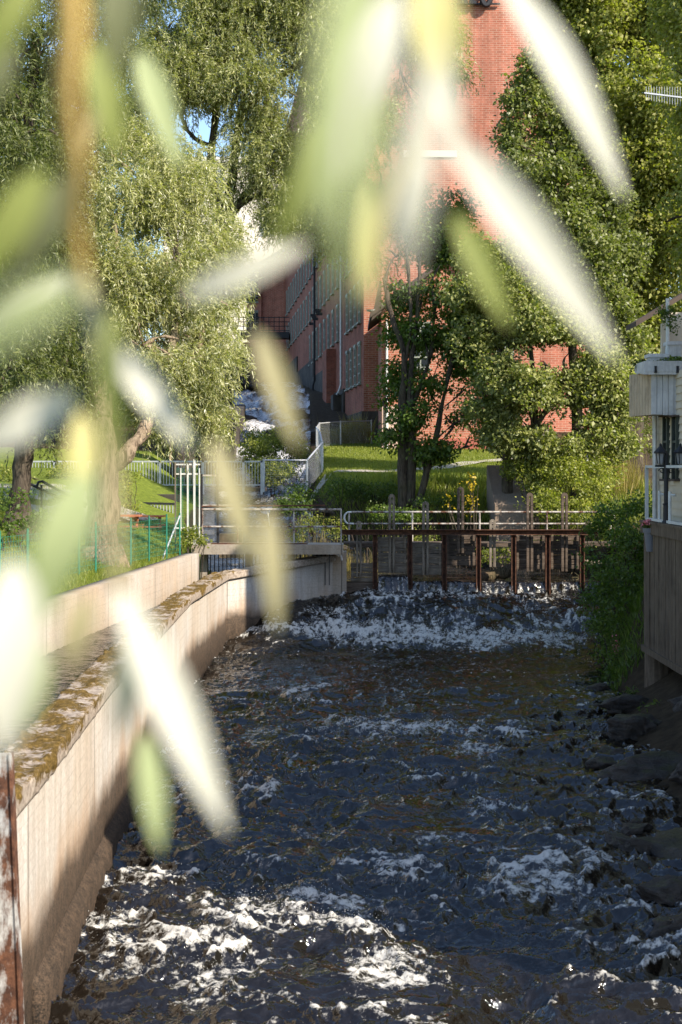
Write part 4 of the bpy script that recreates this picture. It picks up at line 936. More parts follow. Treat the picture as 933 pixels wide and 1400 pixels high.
# ------------------------------------------------------------------ foliage
def leaves_mesh(name, C, Dv, Nv, L, Wd, rnd, fold=.18):
    """one rhombic leaf per row: base C, long axis Dv, face normal Nv"""
    Dv = Dv / (np.linalg.norm(Dv, axis=1, keepdims=True) + 1e-9)
    S = np.cross(Dv, Nv); S /= (np.linalg.norm(S, axis=1, keepdims=True) + 1e-9); Nn = np.cross(S, Dv)
    L = np.asarray(L)[:, None]; Wd = np.asarray(Wd)[:, None]
    b = C; t = C + Dv * L - Nn * L * .12
    mid = C + Dv * L * .45
    V = np.stack([b, mid + S * Wd / 2 + Nn * Wd * fold, t, mid - S * Wd / 2 + Nn * Wd * fold], 1).reshape(-1, 3)
    Q = np.arange(len(C) * 4).reshape(-1, 4)
    return mesh_arrays(name, V, Q, {'rnd': np.repeat(rnd, 4)})
def unit(g, n):
    v = g.normal(0, 1, (n, 3)); return v / np.linalg.norm(v, axis=1, keepdims=True)
def clump_points(g, clumps, n_per_m2, shell=2.4, gap=.0, gfreq=1.1, seed=0):
    out = []; cen = []
    for (c, r) in clumps:
        r = np.asarray(r, float); n = int(n_per_m2 * 4 * np.pi * ((r[0]*r[1] + r[0]*r[2] + r[1]*r[2]) / 3))
        u = unit(g, n); rr = g.random(n) ** (1 / shell)
        p = c + u * rr[:, None] * r * (1 + .16 * n3(u[:, 0] * 2.2 + c[0], u[:, 1] * 2.2 + c[1], u[:, 2] * 2.2, 5))[:, None]
        k = n3(p[:, 0] * gfreq, p[:, 1] * gfreq, p[:, 2] * gfreq, seed + 11) + .5 * n3(p[:, 0] * gfreq * 2.7, p[:, 1] * gfreq * 2.7, p[:, 2] * gfreq * 2.7, seed + 12) > gap
        out.append(p[k]); cen.append(np.repeat(np.asarray(c)[None], k.sum(), 0))
    return np.concatenate(out), np.concatenate(cen)
def broad_crown(name, mat, parent, clumps, dens, leaf=.09, per=14, sig=.16, seed=1, gap=-.15, droop=.35, aspect=.62, gfreq=1.0, tone=.5):
    g = np.random.default_rng(seed)
    p, c = clump_points(g, clumps, dens, 2.6, gap, gfreq, seed)
    n = len(p); base = np.repeat(p, per, 0); out = np.repeat(p - c, per, 0); out /= np.linalg.norm(out, axis=1, keepdims=True) + 1e-6
    q = base + g.normal(0, sig, base.shape) * [1, 1, .6]
    D = unit(g, len(q)) * .9 + out * .6 + [0, 0, -droop]
    Nv = unit(g, len(q)) * .95 + out * .5 + [.2, -.15, .5]
    tw = np.repeat(g.normal(0, .12, n), per)
    big = n3(q[:, 0] * .5, q[:, 1] * .5, q[:, 2] * .5, seed + 3) * .15
    rnd = np.clip(tone + tw + big + g.normal(0, .16, len(q)), 0, 1)
    sc = np.clip(g.normal(1, .22, len(q)), .5, 1.6)
    me = leaves_mesh(name, q, D, Nv, leaf * sc, leaf * aspect * sc, rnd)
    return link(name, me, mat, parent, uv=False)
def willow_crown(name, mat, parent, clumps, dens, leaf=.11, width=.02, n_leaf=26, length=(.5, 1.5), seed=1, gap=-.25, tone=.5, gfreq=.9, dr=.48):
    g = np.random.default_rng(seed)
    p, c = clump_points(g, clumps, dens, 2.2, gap, gfreq, seed)
    n = len(p); out = p - c; out /= np.linalg.norm(out, axis=1, keepdims=True) + 1e-6
    Ls = g.uniform(length[0], length[1], n)
    t = np.linspace(0, 1, n_leaf)[None, :] + g.uniform(-.02, .02, (n, n_leaf))
    d0 = out * [1, 1, .5] + g.normal(0, .65, (n, 3)); d0 /= np.linalg.norm(d0, axis=1, keepdims=True)
    # strand: leaves outward, then hangs
    pos = p[:, None, :] + d0[:, None, :] * (Ls[:, None] * .62 * (1 - (1 - t) ** 2))[..., None]
    pos[..., 2] -= Ls[:, None] * dr * t ** 1.8
    tan = d0[:, None, :] * (1.0 - .6 * t)[..., None] + np.array([0, 0, -1.]) * (1.7 * dr * t ** .8)[..., None]
    side = g.normal(0, 1, (n, n_leaf, 3)); 
    D = tan + side * .55; Nv = g.normal(0, 1, (n, n_leaf, 3)) + out[:, None, :] * .5 + [0, 0, .5]
    pos = pos + g.normal(0, .018, pos.shape)
    rnd = np.clip(tone + g.normal(0, .16, (n, 1)) + g.normal(0, .17, (n, n_leaf)), 0, 1)
    sc = np.clip(g.normal(1, .2, (n, n_leaf)), .5, 1.5)
    me = leaves_mesh(name, pos.reshape(-1, 3), D.reshape(-1, 3), Nv.reshape(-1, 3), (leaf * sc).ravel(), (width * sc).ravel(), rnd.ravel(), .1)
    return link(name, me, mat, parent, uv=False)
def limb(m, pts, r0, r1, n=9, seed=0, wob=.05):
    """smooth tapered limb through control points"""
    pts = np.asarray(pts, float); k = len(pts); q = np.linspace(0, k - 1, (k - 1) * 6 + 1); out = []
    for t in q:
        i = min(int(t), k - 2); f = t - i; p0 = pts[max(i - 1, 0)]; p1 = pts[i]; p2 = pts[i + 1]; p3 = pts[min(i + 2, k - 1)]
        out.append(.5 * ((2 * p1) + (-p0 + p2) * f + (2*p0 - 5*p1 + 4*p2 - p3) * f*f + (-p0 + 3*p1 - 3*p2 + p3) * f**3))
    out = np.array(out); g = np.random.default_rng(seed); L = np.linspace(0, 1, len(out))
    out[1:-1] += g.normal(0, wob * r0, out[1:-1].shape)
    m.tube(list(out), list(r0 + (r1 - r0) * L ** .8), n)
    return out
def trunk_build(m, mat, parent, disp=.06, freq=3.0):
    o = m.build('trunk', mat, parent, smooth=True); me = o.data; n = len(me.vertices)
    co = np.empty(n * 3, np.float32); no = np.empty(n * 3, np.float32); me.vertices.foreach_get('co', co); me.vertices.foreach_get('normal', no)
    co = co.reshape(-1, 3); no = no.reshape(-1, 3)
    d = n3(co[:, 0] * freq * 2, co[:, 1] * freq * 2, co[:, 2] * freq * .5, 8) * disp
    me.vertices.foreach_set('co', (co + no * d[:, None]).ravel()); me.update(); return o
def CL(px, py, D, rpx, ry=None, dep=None):
    """crown clump: centre at photo pixel and distance, radius in photo pixels at that distance"""
    r = rpx * D / F; rz = (ry or rpx) * D / F
    return (P(px, py, D), (r, dep or r, rz))
def branches(m, start_pts, clumps, r=.07, seed=0):
    g = np.random.default_rng(seed)
    for (c, rr) in clumps:
        s = start_pts[np.argmin(np.linalg.norm(start_pts - (np.asarray(c) - [0, 0, 1.0]), axis=1))]
        mid = (s + c) / 2 + g.normal(0, .2, 3) + [0, 0, .25]
        limb(m, [s, mid, np.asarray(c)], r * .8, r * .25, 6, int(g.integers(1e6)), .12)
        for k in range(4):
            e = np.asarray(c) + unit(g, 1)[0] * np.asarray(rr) * .9
            limb(m, [mid * .3 + np.asarray(c) * .7, (np.asarray(c) + e) / 2 + [0, 0, .1], e], r * .28, r * .08, 5, int(g.integers(1e6)), .12)
def at_ground(px, D, sink=.15):
    p = P(px, 640, D); p[2] = float(H(p[0], p[1])) - sink; return p
# ---- near willow, thick trunk
e = empty('willow_tree', at_ground(140, 33), 'sunlit grey-green willow with a thick furrowed forked trunk on the grassy bank', 'tree')
cl = [CL(165,290,35,62), CL(235,265,36,62), CL(270,325,37,54), CL(155,385,34,62), CL(225,385,34.5,70), CL(268,410,36,50), CL(190,470,34,60), CL(262,490,35,58), CL(282,480,36,32),
      CL(250,555,35.5,42), CL(205,550,34,38), CL(120,320,36,55), CL(105,430,36,55), CL(120,505,36,40), CL(285,380,37,42), CL(300,330,38,28), CL(285,575,36,24), CL(150,210,37,50)]
m = MB(); b = at_ground(140, 33)
pts = limb(m, [b + [0,0,-.3], b + [.0,0,.25], P(141,690,33), P(143,620,33), P(140,560,33.2), P(150,470,34), P(165,380,34.5)], .50, .14, 16, 1, .03)
l2 = limb(m, [P(150,640,33), P(172,622,33), P(196,592,33.2), P(212,560,33.8), P(235,480,34.5), P(250,380,35.5)], .21, .07, 10, 2, .05)
l3 = limb(m, [P(140,575,33), P(118,520,34), P(105,430,35)], .2, .08, 9, 3)
m.tube([b + [0,0,-.3], b + [0,0,.0], b + [0,0,.5]], [.72, .62, .46], 16)
branches(m, np.concatenate([pts[14:], l2[8:], l3[4:]]), cl, .06, 4); trunk_build(m, M['bark_w'], e, .07)
willow_crown('crown', M['leaf_willow'], e, [(c, np.asarray(r) * 1.15) for c, r in cl], 74, .125, .024, 20, (.25, .85), 21, -.18, .55)
# ---- upper willow behind, limbs against the sky
e = empty('willow_tree', at_ground(240, 58), 'tall willow with open dark limbs forking against the cream building and sky', 'tree')
cl = [CL(215,60,56,60), CL(280,30,57,62), CL(350,20,57,62), CL(420,40,57,60), CL(250,130,56,48), CL(330,110,56,52), CL(400,130,56,56), CL(455,110,57,50), CL(345,185,56,42), CL(400,210,56,48),
      CL(450,220,57,48), CL(425,280,56.5,38), CL(385,290,56,26), CL(480,290,57,38), CL(205,170,56,40), CL(500,60,57,55), CL(545,40,57,45), CL(590,45,56,32), CL(612,95,56,22), CL(545,110,57,40), CL(500,180,57,45), CL(530,260,57,40), CL(545,330,57,18),
      CL(505,345,57,20), CL(440,335,57,20), CL(235,235,56,26), CL(300,-40,57,70), CL(420,-50,57,80), CL(540,-50,57,70), CL(340,255,57,20), CL(270,90,57,40)]
m = MB(); b = at_ground(250, 58)
p1 = limb(m, [b, P(255,560,58), P(275,440,57.5), P(304,318,57), P(310,290,57)], .50, .30, 12, 5)
p2 = limb(m, [P(306,310,57), P(288,240,57), P(294,170,57), P(300,80,57)], .26, .10, 9, 6); p3 = limb(m, [P(309,300,57), P(318,240,57), P(330,150,57), P(345,60,57)], .26, .09, 9, 7)
p4 = limb(m, [P(308,305,57), P(335,268,57), P(365,248,57), P(410,250,57)], .20, .08, 9, 8); p5 = limb(m, [P(312,295,57), P(345,270,56.8), P(395,266,56.5), P(440,260,56.5)], .16, .07, 8, 9)
p6 = limb(m, [P(290,200,57), P(262,185,57), P(240,140,57)], .12, .05, 7, 10); p7 = limb(m, [P(330,150,57), P(420,80,57), P(520,40,57), P(600,50,56.5)], .15, .05, 7, 11); p8 = limb(m, [P(240,150,56), P(275,120,56), P(300,100,56)], .16, .12, 7, 12)
branches(m, np.concatenate([p2[6:], p3[6:], p4[8:], p5[6:], p6, p7]), cl, .07, 13); trunk_build(m, M['bark_d'], e, .06)
willow_crown('crown', M['leaf_willow_far'], e, [(c, np.asarray(r) * 1.18) for c, r in cl], 32, .165, .034, 18, (.4, 1.3), 22, -.12, .52, .6)
# ---- dark willow at the left edge
e = empty('willow_tree', at_ground(28, 33), 'shaded dark-trunked willow at the picture edge, its crown dim green', 'tree')
cl = [CL(20,80,31,55), CL(70,60,32,50), CL(-20,180,31,60), CL(40,180,31,58), CL(80,230,33,45), CL(20,290,31,55), CL(70,330,33,45), CL(-10,400,31,55), CL(50,430,32,48), CL(10,500,31,45), CL(75,510,33,38), CL(110,120,34,45), CL(40,-20,32,70), CL(140,40,35,50), CL(170,-20,36,60), CL(115,590,33.5,26), CL(60,585,33,28)]
m = MB(); b = at_ground(26, 33)
p1 = limb(m, [b, P(28,690,33), P(33,610,33), P(40,520,33), P(30,380,32), P(35,200,32), P(50,60,32)], .30, .09, 12, 14); m.tube([b, b + [0,0,.25], b + [0,0,.7]], [.52, .42, .30], 12)
p2 = limb(m, [P(36,570,33), P(80,520,33), P(100,440,33)], .13, .05, 8, 15)
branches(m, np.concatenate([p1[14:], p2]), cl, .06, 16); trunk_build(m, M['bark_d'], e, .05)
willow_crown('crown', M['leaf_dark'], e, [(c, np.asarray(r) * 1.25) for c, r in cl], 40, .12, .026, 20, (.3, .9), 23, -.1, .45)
# ---- right-hand trees
def tree(lab, base_px, D, trunkpts, r0, r1, clumps, mat, bark, dens, leaf, per, sig, seed, gap, tone=.5, extra=(), name='broadleaf_tree', droop=.35):
    b = at_ground(base_px, D); e = empty(name, b, lab, 'tree')
    m = MB(); P1 = limb(m, [b + [0, 0, -.2]] + [P(*q) for q in trunkpts], r0, r1, 12, seed); allp = [P1[6:]]
    m.tube([b + [0,0,-.2], b + [0,0,.15], b + [0,0,.6]], [r0 * 1.5, r0 * 1.25, r0 * .98], 12)
    for (pts, ra, rb) in extra: allp.append(limb(m, [P(*q) for q in pts], ra, rb, 8, seed + len(allp)))
    branches(m, np.concatenate(allp), clumps, .055, seed + 5); trunk_build(m, bark, e, .04)
    broad_crown('crown', mat, e, clumps, dens, leaf, per, sig, seed, gap, droop, tone=tone); return e
# tall yellow-green tree filling the upper right corner
cl = [CL(x + dx, y, 50 + dz, r) for (x, y, r, dx, dz) in ((800,-60,75,0,0),(880,-60,85,0,1),(960,-40,80,0,0),(790,40,60,0,1),(850,40,65,0,0),(920,40,70,0,0),(810,120,55,0,1),(870,130,65,0,-1),(940,140,70,0,0),(845,210,60,0,0),(910,220,65,0,-1),(960,240,60,0,0),(820,290,55,0,1),(880,310,62,0,0),(940,320,60,0,-1),(850,380,58,0,0),(915,400,60,0,0),(800,390,45,0,1),(870,455,48,0,0),(925,470,45,0,1),(760,-20,50,0,1))]
tree('very tall yellow-green broadleaf tree towering above the timber house roof', 868, 50, [(868,600,50),(872,480,50),(880,300,50.5),(885,100,51)], .42, .12, cl, M['leaf_yellow'], M['bark_d'], 24, .15, 13, .17, 31, -.30, .62, [([(868,600,50),(850,560,49.6),(846,480,49.5),(835,330,50)], .22, .08)])
# dark rounded tree with its top against the brick
cl = [CL(x, y, 46 + dz, r) for (x, y, r, dz) in ((735,95,28,0),(715,135,34,0),(755,150,45,.5),(705,185,28,0),(735,215,50,-.5),(790,200,45,.5),(715,265,38,0),(765,285,52,-.5),(820,280,45,.5),(745,345,48,0),(800,360,55,-.5),(845,350,40,.5),(775,420,50,0),(830,430,45,0),(860,470,32,0),(745,410,32,.3))]
tree('dark green round-topped tree with its crown edge against the sunlit brick front', 790, 46, [(790,600,46),(785,500,46),(775,350,46),(760,200,46)], .24, .08, cl, M['leaf_tree'], M['bark_d'], 30, .135, 13, .15, 32, -.28, .42)
# lower pale-glossy tree in the middle of the right bank
cl = [CL(x, y, 44 + dz, r * 1.15, ry * 1.2) for (x, y, r, ry, dz) in ((640,400,32,24,.8),(690,400,42,30,.5),(735,445,45,32,0),(690,455,42,30,.5),(780,480,45,34,0),(735,500,45,30,-.3),(680,505,40,28,.4),(825,510,38,32,.2),(780,545,42,28,-.3),(720,550,42,26,-.2),(840,560,28,26,.2),(670,555,30,22,.4),(750,590,35,20,-.2),(805,590,34,20,0),(640,470,26,22,.8),(850,605,20,18,.4),(705,350,40,30,1.2),(660,350,30,22,1.2),(700,520,36,26,-.2),(715,600,40,20,0),(685,590,26,20,.2),(770,610,40,18,.1),(830,530,30,26,0),(650,440,26,20,1.0))]
tree('pale glossy-leaved tree in front of the annex, leaning over the sluice end', 731, 44.5, [(731,640,44.5),(730,570,44.5),(727,480,44.5),(720,400,44.8)], .17, .06, cl, M['leaf_tree'], M['bark_d'], 36, .125, 12, .15, 33, -.1, .72, [([(729,590,44.5),(760,540,44),(790,500,43.8)], .07, .03), ([(728,560,44.5),(705,520,44.6),(690,450,44.8)], .07, .03)])
# multi-stemmed tree by the lawn
cl = [CL(x, y, 47 + dz, r * 1.22, ry * 1.25) for (x, y, r, ry, dz) in ((545,350,22,20,.5),(580,330,34,26,.5),(625,350,36,26,.6),(560,400,28,22,.3),(605,405,38,26,0),(650,420,34,24,.5),(540,450,20,20,.4),(580,460,30,22,-.3),(625,465,34,24,0),(660,480,26,20,.5),(595,515,34,20,-.4),(640,525,32,22,0),(550,520,22,26,.3),(570,570,32,18,-.5),(615,575,36,18,-.3),(655,570,28,18,.2),(540,600,22,14,-.5),(590,615,34,14,-.6),(640,610,28,14,-.2),(530,545,14,22,.5),(560,300,26,22,1),(610,290,30,24,1))]
e = tree('many-stemmed maple with thin dark trunks at the edge of the lawn', 556, 46.5, [(551,640,46.5),(550,560,46.5),(553,490,46.5),(535,430,46.6),(525,380,46.8)], .22, .05, cl, M['leaf_maple'], M['bark_d'], 46, .13, 8, .17, 34, .0, .45,
     [([(562,690,46.4),(563,600,46.4),(562,500,46.5),(570,440,46.6),(575,350,46.8)], .17, .05), ([(570,695,46.2),(580,660,46.2),(596,600,46.2),(612,520,46.4),(632,450,46.6)], .16, .05), ([(561,560,46.5),(590,480,46.5),(592,380,46.8)], .09, .035), ([(553,500,46.5),(562,440,46.5),(556,340,46.8)], .1, .04)], droop=.55)
cl = [CL(x, y, 32 + dz, r) for (x, y, r, dz) in ((985,40,70,0),(960,130,60,.3),(1000,210,70,0),(950,300,45,.2),(1010,330,75,0),(985,-60,80,0),(1060,120,80,0),(1060,260,80,0),(930,20,40,.6),(985,340,55,0),(1000,290,70,-1),(990,400,50,-.5),(1010,450,60,0),(1030,380,70,-1),(1040,300,80,1),(1010,230,70,-1),(1100,330,80,0),(1080,0,80,0))]
tree('yellowish tree leaning over the timber house roof behind the antenna', 1010, 32, [(1010,600,32),(1010,400,32),(1000,100,32)], .22, .08, cl, M['leaf_yellow'], M['bark_d'], 40, .10, 12, .15, 39, -.25, .62)
# slim trunks further right
cl = [CL(x, y, 45.6, r, ry) for (x, y, r, ry) in ((690,560,28,22),(700,610,30,18),(670,600,22,16),(690,480,30,24),(715,520,28,20))]
tree('stout dark trunk standing beside the upright concrete slab, sparse yellowish leaves', 692, 45, [(693,700,45),(694,640,45),(690,560,45.2),(688,470,45.4)], .27, .08, cl, M['leaf_maple'], M['bark_d'], 36, .10, 9, .16, 35, -.05, .55, droop=.5)
cl = [CL(x, y, 54, r) for (x, y, r) in ((862,590,24),(890,560,30),(850,545,26),(900,600,24),(880,510,34))]
tree('slanting grey-brown trunk behind the timber house corner', 858, 54, [(856,640,54),(848,600,54),(852,540,54)], .36, .2, cl, M['leaf_tree'], M['bark_w'], 30, .10, 12, .16, 36, -.1, .5)
# trees further back that close the gap behind annex and willow
cl = [CL(x, y, 100, r) for (x, y, r) in ((720,470,60),(780,430,60),(840,500,60),(760,540,55),(830,560,50),(900,540,60))]
tree('distant dark tree closing the gap behind the parasol', 800, 100, [(800,560,100),(800,480,100)], .4, .2, cl, M['leaf_tree'], M['bark_d'], 9, .2, 12, .35, 37, -.25, .45)
cl = [CL(x, y, 72, r) for (x, y, r) in ((30,560,60),(110,560,60),(0,480,70),(90,470,70),(170,540,60),(60,380,80),(-30,380,80),(150,440,60),(40,280,80),(-20,250,80),(110,330,70),(60,160,80),(-10,130,90),(130,180,70))]
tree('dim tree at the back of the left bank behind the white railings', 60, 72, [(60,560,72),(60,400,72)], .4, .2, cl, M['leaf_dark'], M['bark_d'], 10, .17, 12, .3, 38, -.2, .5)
# ---- shrubs
def shrub(lab, clumps, mat, dens, leaf, per, sig, seed, gap=-.15, tone=.5, name='shrub', group=None, droop=.2, aspect=.62):
    c = np.mean([k[0] for k in clumps], 0); e = empty(name, (c[0], c[1], float(H(c[0], c[1]))), lab, 'shrub', group)
    m = MB(); g = np.random.default_rng(seed)
    for (q, r) in (clumps if name == 'shrub' else []):
        b = np.array([c[0] * .5 + q[0] * .5, c[1] * .5 + q[1] * .5, 0]); b[2] = float(H(b[0], b[1])) - .1
        if b[2] > q[2]: b[2] = q[2] - .3
        for k in range(3): limb(m, [b + g.normal(0, .05, 3), (b + q) / 2 + g.normal(0, .1, 3), np.asarray(q) + unit(g, 1)[0] * np.asarray(r) * .7], .025, .008, 5, int(g.integers(1e6)), .5)
    if name == 'shrub': m.build('stem', M['bark_d'], e, smooth=True)
    return broad_crown('foliage', mat, e, clumps, dens, leaf, per, sig, seed, gap, droop, aspect, 1.6, tone)
shrub('bright yellow-green bush behind the handrail, above the end sluice gates', [CL(770,640,43.5,38,28), CL(810,660,43.2,34,26), CL(740,650,43.6,30,24), CL(780,690,42.8,36,24), CL(825,640,44,26,26), CL(745,690,42.8,30,22), CL(710,640,44.4,24,18)], M['leaf_shrub'], 44, .085, 10, .10, 51, -.12, .5)
shrub('low leafy bush behind the concrete slab, half yellow', [CL(735,615,46,34,18), CL(790,615,46.5,36,18), CL(835,620,46.5,22,16)], M['leaf_shrub'], 35, .085, 10, .10, 52, -.1, .35)
shrub('dark bramble hanging over the river below the sluice end', [CL(835,715,37,40,28), CL(865,745,34,34,32), CL(830,765,36,36,26), CL(875,700,36,30,24)], M['leaf_bank'], 44, .085, 10, .10, 53, -.15, .5)
shrub('dense green bank bush beside the plank skirt of the deck', [CL(850,800,33,40,30), CL(860,840,31.5,34,28), CL(820,810,35,26,22)], M['leaf_bank'], 44, .08, 10, .10, 54, -.15, .5)
shrub('tall weeds with reddish stalks at the water edge under the deck corner', [CL(835,860,32,26,22), CL(850,900,30.5,30,26), CL(860,935,29.5,28,18)], M['leaf_bank'], 48, .07, 10, .09, 55, -.1, .62, aspect=.35)
shrub('leafy plants growing between the rocks under the deck piles', [CL(905,980,25.5,30,16), CL(920,1000,24.5,24,14), CL(880,965,26.5,20,12)], M['leaf_bank'], 48, .10, 9, .09, 56, -.1, .5, aspect=.32)
shrub('sprawling green plant on the rocks at the dark river edge', [CL(925,1120,18.5,20,24), CL(920,1165,17.5,16,16)], M['leaf_bank'], 66, .09, 9, .07, 57, -.1, .5, aspect=.35)
shrub('bushy shrub in front of the upper rapids, inside the curved fence', [CL(352,622,58,28,24), CL(385,612,59,34,28), CL(415,625,59,28,26), CL(372,645,57,34,18), CL(345,605,60,18,18)], M['leaf_shrub'], 40, .10, 10, .13, 58, -.1, .35)
shrub('dark ivy bank below the lawn fence', [CL(470,668,48,30,14), CL(420,672,48.5,30,14), CL(520,672,48,30,14), CL(400,690,47.5,26,12)], M['leaf_bank'], 35, .085, 10, .10, 59, -.15, .35)
shrub('dark undergrowth around the stems of the maple', [CL(590,690,45.6,30,12), CL(635,690,45.4,26,14), CL(560,705,45,26,10), CL(520,700,45.5,24,12)], M['leaf_bank'], 35, .08, 10, .10, 60, -.05, .45)
shrub('small climbing shrub at the foot of the mesh gate', [CL(258,728,38,13,9), CL(272,740,37.9,14,8), CL(250,742,37.7,10,8)], M['leaf_shrub'], 70, .075, 9, .07, 61, -.1, .5)
shrub('green bush on the bank beside the willow trunk and the lower railing', [CL(182,668,44,14,20), CL(178,700,44,12,16)], M['leaf_shrub'], 39, .09, 9, .09, 62, -.1, .5)
shrub('dark low bush under the shaded willow at the picture edge', [CL(10,690,31,26,26), CL(45,710,31,22,16), CL(-10,720,30,30,20)], M['leaf_bank'], 48, .09, 9, .10, 63, -.15, .4)
shrub('golden-leaved sapling behind the tallest lifting posts', [CL(650,655,44,14,14), CL(645,690,43.8,12,16), CL(615,690,44,8,10)], M['leaf_gold'], 12, .09, 7, .10, 64, .05, .5, droop=.5)
shrub('tangle of pale green weeds behind the service bridge railing', [CL(430,715,43,24,16), CL(455,722,42.8,18,16), CL(410,730,43,18,10)], M['leaf_shrub'], 48, .075, 10, .09, 65, -.15, .55, aspect=.3)
shrub('leafy weeds behind the first sluice gates', [CL(500,725,42.8,18,16), CL(480,735,42.6,14,12), CL(590,735,42.8,22,12), CL(550,730,43,22,14)], M['leaf_shrub'], 35, .08, 9, .10, 66, .0, .45, aspect=.35)
shrub('weedy bank behind the open sluice bay', [CL(690,755,43.2,20,14), CL(665,760,43,12,10), CL(740,735,43,20,12), CL(780,740,42.6,24,14), CL(820,730,42,18,16)], M['leaf_shrub'], 30, .08, 9, .11, 67, .02, .3)
shrub('trailing plants along the upper gutter of the timber house', [CL(880,500,27.6,10,5), CL(905,500,27.4,14,6), CL(925,496,27.3,14,7)], M['leaf_bank'], 132, .06, 9, .05, 68, -.2, .35, name='trailing_plant')
shrub('climbing plant hanging from the corner post under the roof edge', [CL(912,430,27.6,9,14), CL(925,445,27.7,9,10), CL(908,480,27.5,4,10)], M['leaf_bank'], 132, .06, 9, .05, 69, -.1, .3, name='climbing_plant')
shrub('green creeper hanging over the deck rim', [CL(931,760,26.0,5,14), CL(934,740,25.8,5,8)], M['leaf_bank'], 154, .06, 9, .05, 70, -.2, .5, name='creeper')
shrub('rows of bushes beyond the stair handrail', [CL(20,650,46,30,14), CL(90,650,48,34,14), CL(160,655,50,26,12)], M['leaf_shrub'], 22, .10, 10, .13, 71, -.1, .5)
shrub('leafy bush drooping into the water just below the black wet rocks', [CL(815,850,34,22,18), CL(828,880,32.5,22,20), CL(845,925,30,22,18)], M['leaf_bank'], 46, .085, 10, .10, 72, -.15, .55)
shrub('loose grassy plants trailing over the dark ledges near the thin pile', [CL(905,1085,21,14,10), CL(915,1215,15.5,12,10), CL(890,1150,18,9,7), CL(925,1255,14.6,12,9)], M['leaf_bank'], 60, .10, 8, .08, 74, -.1, .55, aspect=.2)
shrub('ferny plants overhanging the dark mossy rocks beside the pile', [CL(868,950,28,18,12), CL(890,1030,24,18,10), CL(915,1055,22.5,22,14)], M['leaf_bank'], 50, .085, 9, .08, 73, -.1, .5, aspect=.32)
# flowers in the hanging pot
g = np.random.default_rng(77); c = P(890, 715, 27.6); n = 260
u = unit(g, n) * [.17, .17, .11] * (g.random((n, 1)) ** .4); u[:, 2] = np.abs(u[:, 2])
me = leaves_mesh('flower', c + u - [0, 0, .05], unit(g, n) + [0, 0, .2], unit(g, n) + [0, 0, .7], np.full(n, .05), np.full(n, .045), g.random(n)); link('flowers', me, M['flowers'], fpot, uv=False)
me = leaves_mesh('foliage', c + u * 1.05 - [0, 0, .09], unit(g, n), unit(g, n), np.full(n, .06), np.full(n, .03), g.random(n)); link('foliage', me, M['leaf_bank'], fpot, uv=False)
g = np.random.default_rng(78); n = 60; c = P(842, 890, 31); 
me = leaves_mesh('flower', c + g.normal(0, 1, (n, 3)) * [.05, .05, .13], unit(g, n), unit(g, n), np.full(n, .05), np.full(n, .04), g.random(n)); tag(link('willowherb', me, M['flowers'], uv=False), 'small pink willowherb spike among the bank weeds', 'flower')
# ---- grass
def blades(name, region, n, hgt, wid, mat, lab, seed, cat='grass', lean=.35):
    g = np.random.default_rng(seed); xy = region(g, n); z = H(xy[:, 0], xy[:, 1]); C = np.column_stack([xy, z])
    D = np.column_stack([g.normal(0, lean, len(xy)), g.normal(0, lean, len(xy)), np.ones(len(xy))])
    hs = hgt * np.clip(g.normal(1, .35, len(xy)), .3, 2) * (1 + .5 * n2(xy[:, 0] * .9, xy[:, 1] * .9, seed))
    me = leaves_mesh(name, C, D, np.column_stack([g.normal(0, 1, len(xy)), g.normal(0, 1, len(xy)), g.normal(0, .3, len(xy))]), hs, np.full(len(xy), wid), np.clip(g.normal(.5, .2, len(xy)), 0, 1))
    return tag(link(name, me, mat, uv=False), lab, cat, kind='stuff')
def reg_left(g, n):
    y = g.uniform(11, 44, n); x = XRW(y) - g.random(n) ** 1.3 * 7 - .02; return np.column_stack([x, y])
def reg_lawn(g, n):
    y = 49.5 + (72 - 49.5) * g.random(n); x = XcR(y) + .6 + g.random(n) * (9 - XcR(y)); return np.column_stack([x, y])
def reg_bank(g, n):
    y = g.uniform(44, 50, n); x = XcR(y) + .2 + g.random(n) * 9; return np.column_stack([x, y])
def reg_right(g, n):
    y = g.uniform(29, 40, n); x = XR(y) + .1 + g.random(n) * 3; return np.column_stack([x, y])
blades('bank_grass', reg_left, 60000, .12, .012, M['grass'], 'short bright grass on the left bank below the willow', 91)
blades('lawn_grass', reg_lawn, 90000, .09, .02, M['grass'], 'sunlit mown lawn between the rapids and the annex', 92)
blades('rough_grass', reg_bank, 16000, .40, .02, M['grass'], 'rough dark grass on the slope below the lawn', 93)
blades('bank_weeds', reg_right, 14000, .2, .03, M['leaf_bank'], 'weeds covering the steep right bank', 94)
def reg_stalk(g, n):
    c = np.array([P(440, 735, 43.3)[:2], P(468, 735, 43.1)[:2], P(420, 735, 43.4)[:2], P(500, 735, 43)[:2], P(858, 640, 47)[:2], P(842, 650, 46.5)[:2]]); k = g.integers(0, 6, n); return c[k] + g.normal(0, .28, (n, 2))
blades('dry_stalks', reg_stalk, 1500, .95, .018, M['drygrass'], 'dry straw-coloured seed stalks behind the railing', 95, 'grass', .14)
def reg_fence(g, n):
    t = g.random(n); return np.column_stack([-1.0 + 2.6 * t, 72.8 + g.normal(0, .25, n)])
blades('tall_dry_grass', reg_fence, 2500, .8, .03, M['drygrass'], 'tall dry grass along the lawn fence before the mill', 96, 'grass', .18)
